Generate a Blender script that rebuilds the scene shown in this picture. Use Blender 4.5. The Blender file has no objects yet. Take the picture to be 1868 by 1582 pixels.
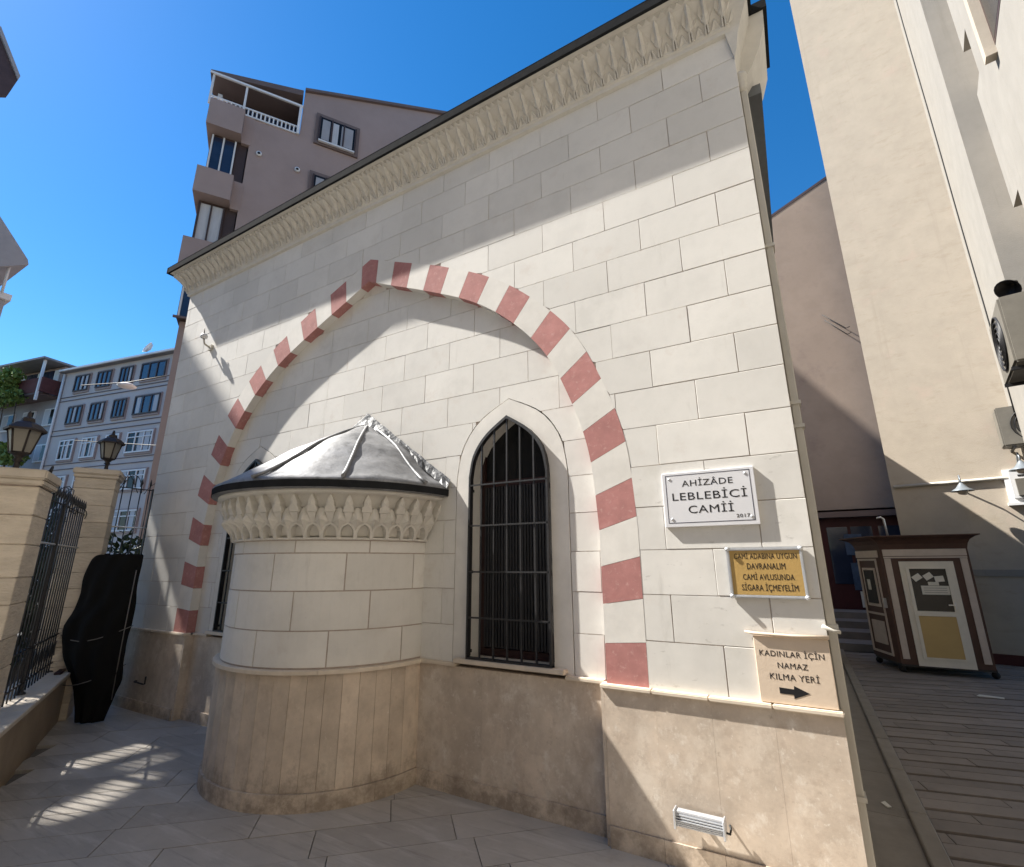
import bpy, bmesh, math, random
from mathutils import Vector, Matrix, Quaternion
random.seed(7)
S = bpy.context.scene
COL = S.collection
# ------------------------------------------------------------------ camera
cam_d = bpy.data.cameras.new('camera'); cam = bpy.data.objects.new('camera', cam_d); COL.objects.link(cam); S.camera = cam
cam_d.sensor_fit = 'HORIZONTAL'; cam_d.sensor_width = 36; cam_d.lens = 17.047; cam_d.clip_start = .05; cam_d.clip_end = 3000
YAW, PITCH, ROLL = 0.518853, 0.262821, -0.004033
fw = Vector((-math.sin(YAW)*math.cos(PITCH), math.cos(YAW)*math.cos(PITCH), math.sin(PITCH)))
rt = Vector((math.cos(YAW), math.sin(YAW), 0)); up = rt.cross(fw)
r2 = rt*math.cos(ROLL)+up*math.sin(ROLL); u2 = -rt*math.sin(ROLL)+up*math.cos(ROLL)
M = Matrix((r2, u2, -fw)).transposed().to_4x4(); M.translation = Vector((0, -3.5413, 1.7548)); cam.matrix_world = M
# ------------------------------------------------------------------ sky, sun, exposure
SUNV = Vector((4.5, 1.0, -5.1)).normalized()
EL = math.asin(-SUNV.z); AZ = math.atan2(-SUNV.x, -SUNV.y)
wd = bpy.data.worlds.new('World'); S.world = wd; wd.use_nodes = True
nt = wd.node_tree; bg = nt.nodes['Background']; sk = nt.nodes.new('ShaderNodeTexSky'); sk.sky_type = 'NISHITA'; sk.sun_disc = False
sk.sun_elevation = EL; sk.sun_rotation = AZ; sk.altitude = 0; sk.air_density = 1.0; sk.dust_density = .1; sk.ozone_density = 3.0
hs = nt.nodes.new('ShaderNodeHueSaturation'); hs.inputs['Saturation'].default_value = 1.35; nt.links.new(sk.outputs[0], hs.inputs['Color']); nt.links.new(hs.outputs[0], bg.inputs[0]); bg.inputs[1].default_value = .072
sd = bpy.data.lights.new('sun', 'SUN'); so = bpy.data.objects.new('sun', sd); COL.objects.link(so)
sd.energy = 5.0; sd.angle = math.radians(.6); sd.color = (1, .955, .88); so.rotation_mode = 'QUATERNION'; so.rotation_quaternion = SUNV.to_track_quat('-Z', 'Y')
so.location = (-20, -5, 25)
S.view_settings.view_transform = 'Standard'; S.view_settings.look = 'None'; S.view_settings.gamma = 1; S.view_settings.use_curve_mapping = False
S.view_settings.exposure = 1.5
S.render.engine = 'CYCLES'
try: S.cycles.max_bounces = 8; S.cycles.diffuse_bounces = 5; S.cycles.caustics_reflective = False; S.cycles.caustics_refractive = False
except Exception: pass

# ------------------------------------------------------------------ materials
def N(nt, t, **k):
    n = nt.nodes.new(t)
    for a, b in k.items(): setattr(n, a, b)
    return n
def mat(name, col, rough=.8, var=.12, scale=6, bump=.15, bscale=60, metal=0, rnd=.05, spots=None, coord='World', stretch=(1, 1, 1), spec=.3, detail=6, dirt=None, rot=0):
    m = bpy.data.materials.new(name); m.use_nodes = True; t = m.node_tree; b = t.nodes['Principled BSDF']; L = t.links.new
    b.inputs['Roughness'].default_value = rough; b.inputs['Metallic'].default_value = metal; b.inputs['Specular IOR Level'].default_value = spec
    tc = N(t, 'ShaderNodeTexCoord'); mp = N(t, 'ShaderNodeMapping'); mp.inputs['Scale'].default_value = stretch; mp.inputs['Rotation'].default_value = (0, 0, rot)
    oi = N(t, 'ShaderNodeObjectInfo')
    if coord == 'World':
        g = N(t, 'ShaderNodeNewGeometry'); L(g.outputs['Position'], mp.inputs[0])
    else: L(tc.outputs[coord], mp.inputs[0])
    n1 = N(t, 'ShaderNodeTexNoise'); n1.inputs['Scale'].default_value = scale; n1.inputs['Detail'].default_value = detail; n1.inputs['Roughness'].default_value = .65; L(mp.outputs[0], n1.inputs[0])
    rp = N(t, 'ShaderNodeMapRange'); rp.inputs[1].default_value = .3; rp.inputs[2].default_value = .7; rp.inputs[3].default_value = 1-var; rp.inputs[4].default_value = 1+var; L(n1.outputs[0], rp.inputs[0])
    rr = N(t, 'ShaderNodeMapRange'); rr.inputs[3].default_value = 1-rnd; rr.inputs[4].default_value = 1+rnd; L(oi.outputs['Random'], rr.inputs[0])
    mu = N(t, 'ShaderNodeMath', operation='MULTIPLY'); L(rp.outputs[0], mu.inputs[0]); L(rr.outputs[0], mu.inputs[1])
    vm = N(t, 'ShaderNodeVectorMath', operation='SCALE'); vm.inputs[0].default_value = col; L(mu.outputs[0], vm.inputs['Scale'])
    out = vm.outputs[0]
    if spots:
        for (sc, thr, c2, amt, st) in spots:
            mp2 = N(t, 'ShaderNodeMapping'); mp2.inputs['Scale'].default_value = st; mp2.inputs['Rotation'].default_value = (0, 0, rot); L(mp.inputs[0].links[0].from_socket, mp2.inputs[0])
            n2 = N(t, 'ShaderNodeTexNoise'); n2.inputs['Scale'].default_value = sc; n2.inputs['Detail'].default_value = 8; n2.inputs['Roughness'].default_value = .7; L(mp2.outputs[0], n2.inputs[0])
            r2_ = N(t, 'ShaderNodeMapRange'); r2_.inputs[1].default_value = thr; r2_.inputs[2].default_value = thr+.14; r2_.inputs[4].default_value = amt; L(n2.outputs[0], r2_.inputs[0])
            mx = N(t, 'ShaderNodeMix', data_type='RGBA'); L(r2_.outputs[0], mx.inputs[0]); L(out, mx.inputs[6]); mx.inputs[7].default_value = (*c2, 1); out = mx.outputs[2]
    if dirt:      # blotchy damp stains that thin out with height
        zt, c2, amt = dirt; g2 = N(t, 'ShaderNodeNewGeometry'); sx = N(t, 'ShaderNodeSeparateXYZ'); L(g2.outputs['Position'], sx.inputs[0])
        hz = N(t, 'ShaderNodeMapRange'); hz.inputs[1].default_value = .05; hz.inputs[2].default_value = zt; hz.inputs[3].default_value = .16; hz.inputs[4].default_value = -.22; L(sx.outputs[2], hz.inputs[0])
        nd = N(t, 'ShaderNodeTexNoise'); nd.inputs['Scale'].default_value = 7; nd.inputs['Detail'].default_value = 9; nd.inputs['Roughness'].default_value = .75; L(g2.outputs['Position'], nd.inputs[0])
        ad = N(t, 'ShaderNodeMath', operation='ADD'); L(nd.outputs[0], ad.inputs[0]); L(hz.outputs[0], ad.inputs[1])
        r3 = N(t, 'ShaderNodeMapRange'); r3.inputs[1].default_value = .53; r3.inputs[2].default_value = .74; r3.inputs[4].default_value = amt; L(ad.outputs[0], r3.inputs[0])
        mx = N(t, 'ShaderNodeMix', data_type='RGBA'); L(r3.outputs[0], mx.inputs[0]); L(out, mx.inputs[6]); mx.inputs[7].default_value = (*c2, 1); out = mx.outputs[2]
    L(out, b.inputs['Base Color'])
    if bump:
        nb = N(t, 'ShaderNodeTexNoise'); nb.inputs['Scale'].default_value = bscale; nb.inputs['Detail'].default_value = 5; L(mp.outputs[0], nb.inputs[0])
        bp = N(t, 'ShaderNodeBump'); bp.inputs['Strength'].default_value = bump; bp.inputs['Distance'].default_value = .02; L(nb.outputs[0], bp.inputs['Height']); L(bp.outputs[0], b.inputs['Normal'])
    return m
W1 = (1, 1, 1)
Mt = {}
Mt['block'] = mat('limewashed_stone', (.67, .65, .61), .85, .09, 2.2, .05, 11, rnd=.06, coord='World', spots=[(1.1, .50, (.55, .535, .50), .7, W1), (4, .57, (.60, .55, .50), .6, W1), (2.2, .60, (.50, .48, .44), .55, (3, 3, .5)), (34, .63, (.45, .425, .39), .45, W1)])
Mt['block_weathered'] = mat('weathered_limewashed_stone', (.65, .63, .59), .85, .09, 2.2, .06, 11, coord='World', rnd=.05, spots=[(1.7, .55, (.55, .53, .475), .6, W1), (13, .60, (.30, .28, .25), .75, (.7, .7, 1.6)), (2.2, .60, (.48, .46, .42), .55, (3, 3, .5))])
Mt['joint'] = mat('brown_joint', (.44, .37, .325), .9, .15, 20, .1, 60)
Mt['red'] = mat('red_limewash', (.41, .19, .175), .85, .15, 7, .05, 20, rnd=.06, spots=[(22, .55, (.54, .34, .31), .75, W1), (2.5, .54, (.32, .12, .11), .6, W1), (7, .58, (.47, .24, .22), .6, W1)])
Mt['white_v'] = mat('pale_limewash', (.67, .645, .60), .85, .09, 4, .05, 14, rnd=.04, spots=[(9, .62, (.60, .57, .50), .5, W1)])
Mt['carved'] = mat('carved_stone', (.60, .575, .525), .85, .08, 8, .06, 30, rnd=.03)
Mt['trav'] = mat('travertine', (.56, .47, .38), .5, .18, 4, .04, 40, rnd=.07, coord='World', spots=[(2.6, .50, (.68, .60, .505), .75, (1, 1, .7)), (1.8, .53, (.42, .335, .265), .75, (1, 1, .6)), (13, .52, (.45, .365, .29), .6, W1), (9, .56, (.74, .68, .60), .75, (1, 1, .8)), (30, .60, (.80, .75, .67), .7, W1), (22, .62, (.27, .20, .14), .55, W1)], dirt=(.45, (.22, .17, .125), .4))
Mt['trav_dirty'] = mat('stained_travertine', (.57, .475, .38), .6, .18, 5, .06, 40, rnd=.10, coord='World', spots=[(4, .54, (.68, .59, .48), .6, (1, 1, .5)), (13, .54, (.44, .35, .27), .55, (1, 1, .6)), (28, .61, (.78, .72, .63), .6, W1), (20, .62, (.26, .19, .13), .5, W1)], dirt=(.62, (.17, .13, .095), .62))
Mt['ledge'] = mat('pale_limestone_ledge', (.66, .57, .46), .5, .1, 8, .05, 40, rnd=.04)
Mt['lead'] = mat('lead_sheet', (.20, .203, .21), .52, .35, 5, .25, 12, metal=.3, rnd=0, spots=[(6, .54, (.06, .062, .066), .7, W1), (3, .58, (.25, .25, .26), .6, (3, 3, .6)), (25, .62, (.05, .05, .052), .5, W1)], spec=.5)
Mt['lead_flash'] = mat('crinkled_lead_flashing', (.085, .087, .09), .5, .35, 14, .5, 18, metal=.4, spots=[(20, .55, (.03, .03, .032), .7, W1)])
Mt['lead_dark'] = mat('dark_lead_edge', (.022, .023, .025), .9, .2, 10, .1, 20, spec=.02)
Mt['iron'] = mat('black_iron', (.02, .02, .022), .45, .2, 20, .1, 60, rnd=.1, spec=.5)
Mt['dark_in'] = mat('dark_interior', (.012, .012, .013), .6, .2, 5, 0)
Mt['slat'] = mat('dark_blind_slat', (.022, .022, .024), .55, .2, 5, 0, rnd=.3)
Mt['wood_in'] = mat('dark_red_timber', (.03, .012, .011), .5, .2, 10, .1)
Mt['marble_fl'] = mat('grey_marble_paving', (.405, .372, .33), .42, .13, 2.2, .05, 30, rnd=.14, spots=[(3.2, .52, (.54, .51, .47), .7, (.35, 2.6, 1)), (4.5, .55, (.21, .19, .168), .7, (.22, 3.2, 1)), (2.2, .58, (.25, .215, .185), .55, W1), (16, .63, (.17, .14, .12), .55, W1)], spec=.4, rot=-.75)
Mt['marble_pale'] = mat('pale_bounce_stone', (.42, .395, .355), .6, .1, 2, .05, 30)  # kept pale so the added ground behind the camera reflects sunlight
Mt['mortar'] = mat('paving_mortar', (.17, .155, .14), .9, .2, 20, .1)
Mt['lane'] = mat('brown_lane_slab', (.225, .198, .18), .55, .16, 3, .08, 40, rnd=.14, spots=[(5, .58, (.26, .225, .195), .5, (.5, 2, 1)), (12, .62, (.085, .07, .06), .5, W1)], rot=-.21)
Mt['groove'] = mat('lane_groove', (.02, .017, .015), .9, .2, 20, 0)
Mt['kerb'] = mat('lane_kerb_stone', (.24, .215, .185), .6, .14, 4, .08, 40, rnd=.08)
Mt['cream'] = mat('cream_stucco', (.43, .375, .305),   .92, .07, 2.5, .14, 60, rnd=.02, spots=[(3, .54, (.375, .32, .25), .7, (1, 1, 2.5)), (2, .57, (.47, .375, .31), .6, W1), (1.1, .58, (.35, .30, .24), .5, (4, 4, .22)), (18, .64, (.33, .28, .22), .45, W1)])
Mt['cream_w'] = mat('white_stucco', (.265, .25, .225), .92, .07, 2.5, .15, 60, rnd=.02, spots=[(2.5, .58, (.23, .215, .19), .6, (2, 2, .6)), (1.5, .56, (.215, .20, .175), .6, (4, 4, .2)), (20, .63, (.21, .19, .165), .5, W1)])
Mt['mauve'] = mat('mauve_stucco', (.30, .24, .198), .92, .1, 1.6, .10, 50, rnd=.02, spots=[(1.4, .56, (.31, .255, .215), .6, (1, 1, 2)), (.8, .56, (.205, .16, .14), .7, W1), (.5, .56, (.32, .255, .21), .5, (3, 3, .25))])
Mt['brownb'] = mat('brown_grey_render', (.34, .26, .235), .9, .07, .8, .15, 8, rnd=.03, spots=[(.7, .58, (.27, .21, .19), .6, (1, 1, .5))])
Mt['brownd'] = mat('darker_brown_trim', (.15, .115, .11), .9, .08, 2, .1, 8)
Mt['roofred'] = mat('dark_red_boards', (.12, .045, .04), .8, .2, 3, .1)
Mt['pinkb'] = mat('pale_mauve_render', (.52, .465, .44), .9, .05, .8, .1, 8, rnd=.02, spots=[(.6, .60, (.45, .40, .375), .5, (1, 1, .4))])
Mt['pinkw'] = mat('rosy_window_trim', (.36, .29, .27), .9, .05, 2, .1, 8)
Mt['pinkline'] = mat('dark_string_course', (.16, .14, .15), .9, .05, 2, 0)
Mt['glass'] = mat('window_glass', (.015, .016, .018), .15, .2, 2, 0, spec=.18)
Mt['glassb'] = mat('blue_window_glass', (.02, .03, .06), .1, .2, 2, 0, spec=.6)
Mt['curtain'] = mat('white_curtain', (.48, .49, .51), .9, .1, 3, .2, 20, stretch=(6, 6, .5))
Mt['framed'] = mat('dark_brown_frame', (.055, .035, .03), .5, .1, 8, 0)
Mt['framew'] = mat('white_frame', (.68, .68, .68), .5, .05, 8, 0)
Mt['fencestone'] = mat('honey_split_stone', (.57, .50, .41), .85, .14, 4, .7, 16, rnd=.1, stretch=(1, 1, 3.2), spots=[(6, .60, (.30, .22, .145), .5, (1, 1, 2))])
Mt['cap'] = mat('pillar_cap_stone', (.53, .47, .39), .7, .12, 5, .2, 20)
Mt['basewall'] = mat('tan_base_wall', (.32, .245, .17), .6, .15, 3, .08, 30, rnd=.06, spots=[(5, .58, (.36, .27, .175), .5, (1, 1, .5))])
Mt['tarp'] = mat('black_tarpaulin', (.009, .009, .009), .85, .15, 5, .3, 9, spec=.1)
Mt['rope'] = mat('grey_rope', (.16, .15, .14), .9, .1, 20, 0)
Mt['lampglass'] = mat('frosted_lamp_glass', (.20, .19, .165), .35, .1, 5, 0)
Mt['bronze'] = mat('dark_bronze_lantern', (.028, .022, .02), .5, .2, 15, .1, rnd=.05)
Mt['leaf_dark'] = mat('dark_shrub_leaf', (.018, .03, .012), .7, .3, 1.5, 0, rnd=.1)
Mt['leaf'] = mat('vine_leaf', (.13, .19, .04), .6, .3, 1.5, 0, rnd=.1)
Mt['stem'] = mat('vine_stem', (.10, .07, .045), .9, .2, 8, .2)
Mt['marble_sign'] = mat('white_marble', (.66, .66, .68), .35, .05, 4, 0, spots=[(2, .60, (.52, .53, .55), .45, (1, 1, 3))])
Mt['black'] = mat('black_paint', (.012, .012, .014), .5, .1, 5, 0)
Mt['navy'] = mat('dark_navy_line', (.03, .03, .06), .5, .1, 5, 0)
Mt['gold'] = mat('brushed_gold_sheet', (.46, .30, .105), .45, .06, 4, .05, 80, metal=.0)
Mt['alu'] = mat('aluminium', (.62, .64, .67), .35, .05, 10, .05, 60, metal=.6)
Mt['beige'] = mat('beige_board', (.60, .49, .38), .7, .06, 5, .05, 40, spots=[(3, .62, (.54, .43, .33), .5, W1)])
Mt['brownk'] = mat('kiosk_brown_panel', (.085, .046, .036), .5, .15, 6, .05, 40, rnd=.06)
Mt['creamk'] = mat('kiosk_cream_strip', (.55, .475, .42), .6, .08, 8, .05, 40)
Mt['whitek'] = mat('kiosk_white_frame', (.72, .68, .60), .5, .06, 6, .03)
Mt['ochre'] = mat('ochre_panel', (.52, .37, .16), .55, .05, 3, .03)
Mt['paper'] = mat('white_paper', (.66, .64, .58), .8, .05, 10, 0, rnd=.08)
Mt['ink'] = mat('grey_print', (.12, .12, .12), .8, .1, 10, 0)
Mt['steel'] = mat('grey_enamel_shade', (.20, .225, .25), .4, .08, 8, 0, metal=.3)
Mt['bulb'] = mat('pearl_bulb', (.60, .54, .46), .3, .05, 5, 0)
Mt['acb'] = mat('grey_unit_casing', (.15, .14, .12), .5, .12, 5, .05, rnd=.05)
Mt['redshop'] = mat('dark_red_booth', (.055, .012, .014), .5, .15, 4, .05)
Mt['poster'] = mat('blue_poster', (.05, .08, .14), .6, .3, 9, 0)
Mt['pipe'] = mat('cream_pipe', (.50, .475, .42), .6, .06, 6, .05)
Mt['zinc'] = mat('zinc_gutter', (.16, .17, .18), .45, .1, 8, .05, metal=.5)
Mt['roofg'] = mat('grey_roof', (.22, .22, .23), .8, .1, 3, .1)
Mt['eaveb'] = mat('dark_brown_eave', (.07, .05, .055), .8, .12, 4, .1)
Mt['greyb'] = mat('grey_render', (.33, .33, .35), .9, .08, 2, .1)
Mt['asphalt'] = mat('asphalt', (.05, .05, .05), .9, .15, 8, .2, 60)
Mt['wire'] = mat('dark_cable', (.03, .03, .03), .6, .1, 5, 0)

# ------------------------------------------------------------------ builders
class MB:
    def __init__(s): s.v = []; s.f = []; s.sm = []
    def add(s, vs, fs, sm=False):
        o = len(s.v); s.v += [tuple(v) for v in vs]
        for f in fs: s.f.append([i+o for i in f]); s.sm.append(sm)
        return s
    def box(s, x0, x1, y0, y1, z0, z1):
        vs = [(x, y, z) for x in (x0, x1) for y in (y0, y1) for z in (z0, z1)]
        return s.add(vs, [(0, 1, 3, 2), (4, 6, 7, 5), (0, 4, 5, 1), (2, 3, 7, 6), (0, 2, 6, 4), (1, 5, 7, 3)])
    def obox(s, P, u, w, a0, a1, b0, b1, z0, z1):   # box in a plan frame: P + u*a + w*b
        P = Vector(P); u = Vector((u[0], u[1], 0)); w = Vector((w[0], w[1], 0)); vs = []
        for a in (a0, a1):
            for b in (b0, b1):
                for z in (z0, z1): q = P+u*a+w*b; vs.append((q.x, q.y, z))
        return s.add(vs, [(0, 1, 3, 2), (4, 6, 7, 5), (0, 4, 5, 1), (2, 3, 7, 6), (0, 2, 6, 4), (1, 5, 7, 3)])
    def prism_y(s, poly, y0, y1):     # polygon in xz, extruded from y0 (front) to y1
        n = len(poly); vs = [(x, y0, z) for x, z in poly]+[(x, y1, z) for x, z in poly]
        return s.add(vs, [tuple(range(n)), tuple(reversed(range(n, 2*n)))]+[((i+1) % n, i, i+n, (i+1) % n+n) for i in range(n)])
    def prism_z(s, poly, z0, z1):
        n = len(poly); vs = [(x, y, z0) for x, y in poly]+[(x, y, z1) for x, y in poly]
        return s.add(vs, [tuple(reversed(range(n))), tuple(range(n, 2*n))]+[(i, (i+1) % n, (i+1) % n+n, i+n) for i in range(n)])
    def tube(s, pts, r, seg=8, cap=True, sm=True):
        pts = [Vector(p) for p in pts]; rs = r if isinstance(r, (list, tuple)) else [r]*len(pts); o = []
        ref = None; vs = []
        for i, p in enumerate(pts):
            d = (pts[min(i+1, len(pts)-1)]-pts[max(i-1, 0)]).normalized()
            if ref is None: ref = d.orthogonal().normalized()
            a = (ref-d*ref.dot(d)).normalized(); b = d.cross(a); ref = a
            for k in range(seg):
                t = 2*math.pi*k/seg; vs.append(p+(a*math.cos(t)+b*math.sin(t))*rs[i])
        fs = []
        for i in range(len(pts)-1):
            for k in range(seg): fs.append((i*seg+k, i*seg+(k+1) % seg, (i+1)*seg+(k+1) % seg, (i+1)*seg+k))
        s.add(vs, fs, sm)
        if cap:
            o = len(s.v)-len(vs); s.f.append([o+k for k in reversed(range(seg))]); s.sm.append(False)
            o2 = o+(len(pts)-1)*seg; s.f.append([o2+k for k in range(seg)]); s.sm.append(False)
        return s
    def lathe(s, prof, c, seg=16, a0=0, a1=2*math.pi, sm=True):   # prof: (r, z)
        full = abs(a1-a0-2*math.pi) < 1e-6; n = seg if full else seg+1; vs = []
        for r, z in prof:
            for k in range(n):
                t = a0+(a1-a0)*k/seg; vs.append((c[0]+r*math.cos(t), c[1]+r*math.sin(t), c[2]+z))
        fs = []
        for i in range(len(prof)-1):
            for k in range(seg):
                k2 = (k+1) % n; fs.append((i*n+k, i*n+k2, (i+1)*n+k2, (i+1)*n+k))
        return s.add(vs, fs, sm)
    def mesh(s, name):
        me = bpy.data.meshes.new(name); me.from_pydata(s.v, [], s.f); me.polygons.foreach_set('use_smooth', s.sm); me.validate(); me.update(); return me
    def build(s, name, m, parent=None, kind=None):
        return link(name, s.mesh(name), m, parent, kind)
def link(name, me, m, parent=None, kind=None, loc=None):
    o = bpy.data.objects.new(name, me); COL.objects.link(o)
    if m and not me.materials: me.materials.append(Mt[m])
    if parent: o.parent = parent
    if kind: o['kind'] = kind
    if loc: o.location = loc
    return o
def tag(o, label, cat, group=None):
    o['label'] = label; o['category'] = cat
    if group: o['group'] = group
    return o
def thing(name, label, cat, group=None, loc=(0, 0, 0)):
    o = bpy.data.objects.new(name, None); COL.objects.link(o); o.empty_display_size = .1; o.location = loc
    return tag(o, label, cat, group)
def recalc(o):
    bm = bmesh.new(); bm.from_mesh(o.data); bmesh.ops.recalc_face_normals(bm, faces=bm.faces); bm.to_mesh(o.data); bm.free(); return o
def bevel(o, w, seg=1):
    bm = bmesh.new(); bm.from_mesh(o.data); bmesh.ops.recalc_face_normals(bm, faces=bm.faces)
    bmesh.ops.bevel(bm, geom=list(bm.edges), offset=w, segments=seg, affect='EDGES', clamp_overlap=True); bm.to_mesh(o.data); bm.free(); return o
def text(body, cx, z, width, y, m, parent, height=None, name='lettering', bold=.0015):
    cu = bpy.data.curves.new('t', 'FONT'); cu.body = body; cu.align_x = 'CENTER'; cu.align_y = 'CENTER'; cu.extrude = .004; cu.resolution_u = 3; cu.space_character = 1.08; cu.offset = 0
    t = bpy.data.objects.new('t', cu); COL.objects.link(t); bpy.context.view_layer.update()
    me = bpy.data.meshes.new_from_object(t.evaluated_get(bpy.context.evaluated_depsgraph_get())); bpy.data.objects.remove(t); bpy.data.curves.remove(cu)
    xs = [v.co.x for v in me.vertices]; k = width/(max(xs)-min(xs)); mx = (max(xs)+min(xs))/2
    for v in me.vertices:
        x, yy, zz = v.co; v.co = (cx+(x-mx)*k, y-zz*.15, z+yy*k*(1.0 if not height else height))
    me.materials.clear(); o = link(name, me, m, parent); return o

# ================================================================== SETTING: ground
g = MB().add([(-600, -600, -.06), (600, -600, -.06), (600, 600, -.06), (-600, 600, -.06)], [(0, 1, 2, 3)]).build('street_ground', 'asphalt', None, 'structure')
MB().add([(-14, -30, -.02), (4, -30, -.02), (4, -2.95, -.02), (-14, -2.95, -.02)], [(0, 1, 2, 3)]).build('bounce_paving', 'marble_pale', None, 'structure')  # unseen pale ground added behind the camera to bounce sun onto the facade
# courtyard paving: marble slabs laid on the diagonal
pav = MB().add([(-9.2, -8, -.03), (.32, -8, -.03), (.32, .3, -.03), (-9.2, .3, -.03)], [(0, 1, 2, 3)]).build('courtyard_paving', 'mortar', None, 'structure')
A43 = math.radians(43); U = Vector((math.cos(A43), math.sin(A43))); Wv = Vector((-math.sin(A43), math.cos(A43)))
def clip_poly(poly, a, b, c):   # keep a*x+b*y<=c
    out = []
    for i in range(len(poly)):
        p, q = poly[i], poly[(i+1) % len(poly)]; dp = a*p[0]+b*p[1]-c; dq = a*q[0]+b*q[1]-c
        if dp <= 0: out.append(p)
        if dp*dq < 0: t = dp/(dp-dq); out.append((p[0]+(q[0]-p[0])*t, p[1]+(q[1]-p[1])*t))
    return out
nsl = 0
for j in range(-16, 20):
    off = random.uniform(0, .9)
    for i in range(-12, 8):
        u0 = i*.92+off; v0 = j*.34-.9
        q = [Vector((-2.2, -.6))+U*a+Wv*b for a, b in ((u0+.003, v0+.003), (u0+.917, v0+.003), (u0+.917, v0+.337), (u0+.003, v0+.337))]
        c = sum((p for p in q), Vector((0, 0)))/4
        if c.x > .5 or c.y > .6 or c.y < -2.9 or c.x < -9 : continue
        if c.y < -1.7 and c.x > -1.2: continue
        P = clip_poly([tuple(p) for p in q], 1, 0, .20); P = clip_poly(P, 0, 1, .12) if P else P
        if len(P) < 3 or nsl > 296: continue
        if (c.x+5.93)*.468+(c.y+1.64)*.884 < -.25 : continue
        if (c.x+4.06)**2+(c.y-.12)**2 < .5: continue
        m0 = Vector((c.x, c.y)); dz = random.uniform(-.0015, .0015); R = Matrix.Rotation(-A43, 2); pl = [R @ (Vector(p)-m0) for p in P]
        o = MB().prism_z([(p.x, p.y) for p in pl], -.03, 0+dz).build('paving_slab', 'marble_fl', pav); o.location = (m0.x, m0.y, 0); o.rotation_euler = (0, 0, A43); nsl += 1
# ================================================================== MOSQUE
XL, XR, ZL, H = -8.075, .087, .948, .30
ZC = ZL+17*H
XC = -3.95; REC = .105
mosque = thing('mosque', 'cream stone-block mosque front with red and white striped pointed arch and round apse', 'mosque', loc=(0, 0, 0))
def cr(pts, n=8):      # Catmull-Rom through points
    out = []; P = [pts[0]]+list(pts)+[pts[-1]]
    for i in range(1, len(P)-2):
        p0, p1, p2, p3 = P[i-1:i+3]
        for k in range(n):
            t = k/n; out.append(tuple(.5*((2*p1[a])+(-p0[a]+p2[a])*t+(2*p0[a]-5*p1[a]+4*p2[a]-p3[a])*t*t+(-p0[a]+3*p1[a]-3*p2[a]+p3[a])*t**3) for a in (0, 1)))
    out.append(tuple(pts[-1])); return out
# half outlines (half width, z) from springing leg to apex
OUT = [(2.972, ZL)]+cr([(2.972, 2.0), (2.925, 2.64), (2.775, 3.155), (2.51, 3.70), (2.11, 4.14), (1.66, 4.49), (1.05, 4.815), (.5, 5.05), (0, 5.262)], 8)
INN = [(2.68, ZL)]+cr([(2.68, 2.0), (2.625, 2.60), (2.475, 3.09), (2.25, 3.55), (1.90, 3.95), (1.46, 4.28), (.85, 4.585), (.42, 4.775), (0, 4.965)], 8)
def halfz(curve, dx):     # height of curve at |dx|; -1 outside
    dx = abs(dx)
    if dx >= curve[0][0]: return -1
    for a, b in zip(curve, curve[1:]):
        if b[0] <= dx <= a[0]:
            t = 0 if a[0] == b[0] else (a[0]-dx)/(a[0]-b[0]); return a[1]+(b[1]-a[1])*t
    return curve[-1][1]
def region(x0, x1, z0, z1, lo=None, hi=None, xs=()):   # polygon between functions of x
    g = sorted(set([x0, x1]+[x for x in xs if x0 < x < x1])); L, Hh = [], []
    for x in g:
        a = max(z0, lo(x)) if lo else z0; b = min(z1, hi(x)) if hi else z1
        if b-a > .004: L.append((x, a)); Hh.append((x, b))
    if len(L) < 2: return None
    poly = L+Hh[::-1]; out = []
    for p in poly:
        if not out or math.hypot(p[0]-out[-1][0], p[1]-out[-1][1]) > 1e-5: out.append(p)
    ar = sum(out[i][0]*out[(i+1) % len(out)][1]-out[(i+1) % len(out)][0]*out[i][1] for i in range(len(out)))/2
    return out if len(out) > 2 and abs(ar) > .0015 else None
def symx(curve, c): return [c+s*x for x, z in curve for s in (1, -1)]+[c+s*(curve[0][0]+e) for s in (1, -1) for e in (1e-4, -1e-4)]
xo, xi = symx(OUT, XC), symx(INN, XC)
WC = [-2.115, 2*XC+2.115]
BAND = [(.565, ZL)]+cr([(.565, 2.50), (.505, 2.80), (.32, 3.05), (0, 3.225)], 6)
OPEN = [(.40, 1.0)]+cr([(.40, 2.52), (.355, 2.72), (.225, 2.895), (0, 3.05)], 6)
zout = lambda x: halfz(OUT, x-XC)
zinn = lambda x: halfz(INN, x-XC)
def zwin(x):
    for c in WC:
        if abs(x-c) < BAND[0][0]: return halfz(BAND, x-c)
    return -1
front = MB()
cols = sorted(set([XL, XR]+xo))
for a, b in zip(cols, cols[1:]):
    za, zb = max(ZL, zout(a)), max(ZL, zout(b))
    front.add([(a, .007, za), (b, .007, zb), (b, .007, ZC), (a, .007, ZC)], [(0, 1, 2, 3)])
front.box(XL, XR, .40, .55, 0, ZC+.3)
front_wall = front.build('front_wall', 'joint', mosque)
JW = .0026
def fblock(poly, y0, y1, name, m, parent):
    cx = sum(p[0] for p in poly)/len(poly); cz = sum(p[1] for p in poly)/len(poly); jy = random.uniform(-.0012, .0012)
    o = MB().prism_y([(x-cx+random.uniform(-.0012, .0012), z-cz+random.uniform(-.0012, .0012)) for x, z in poly], y0+jy, y1).build(name, m, parent); o.location = (cx, 0, cz)
    return bevel(o, .0022, 1) if len(poly) < 6 else recalc(o)
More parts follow.
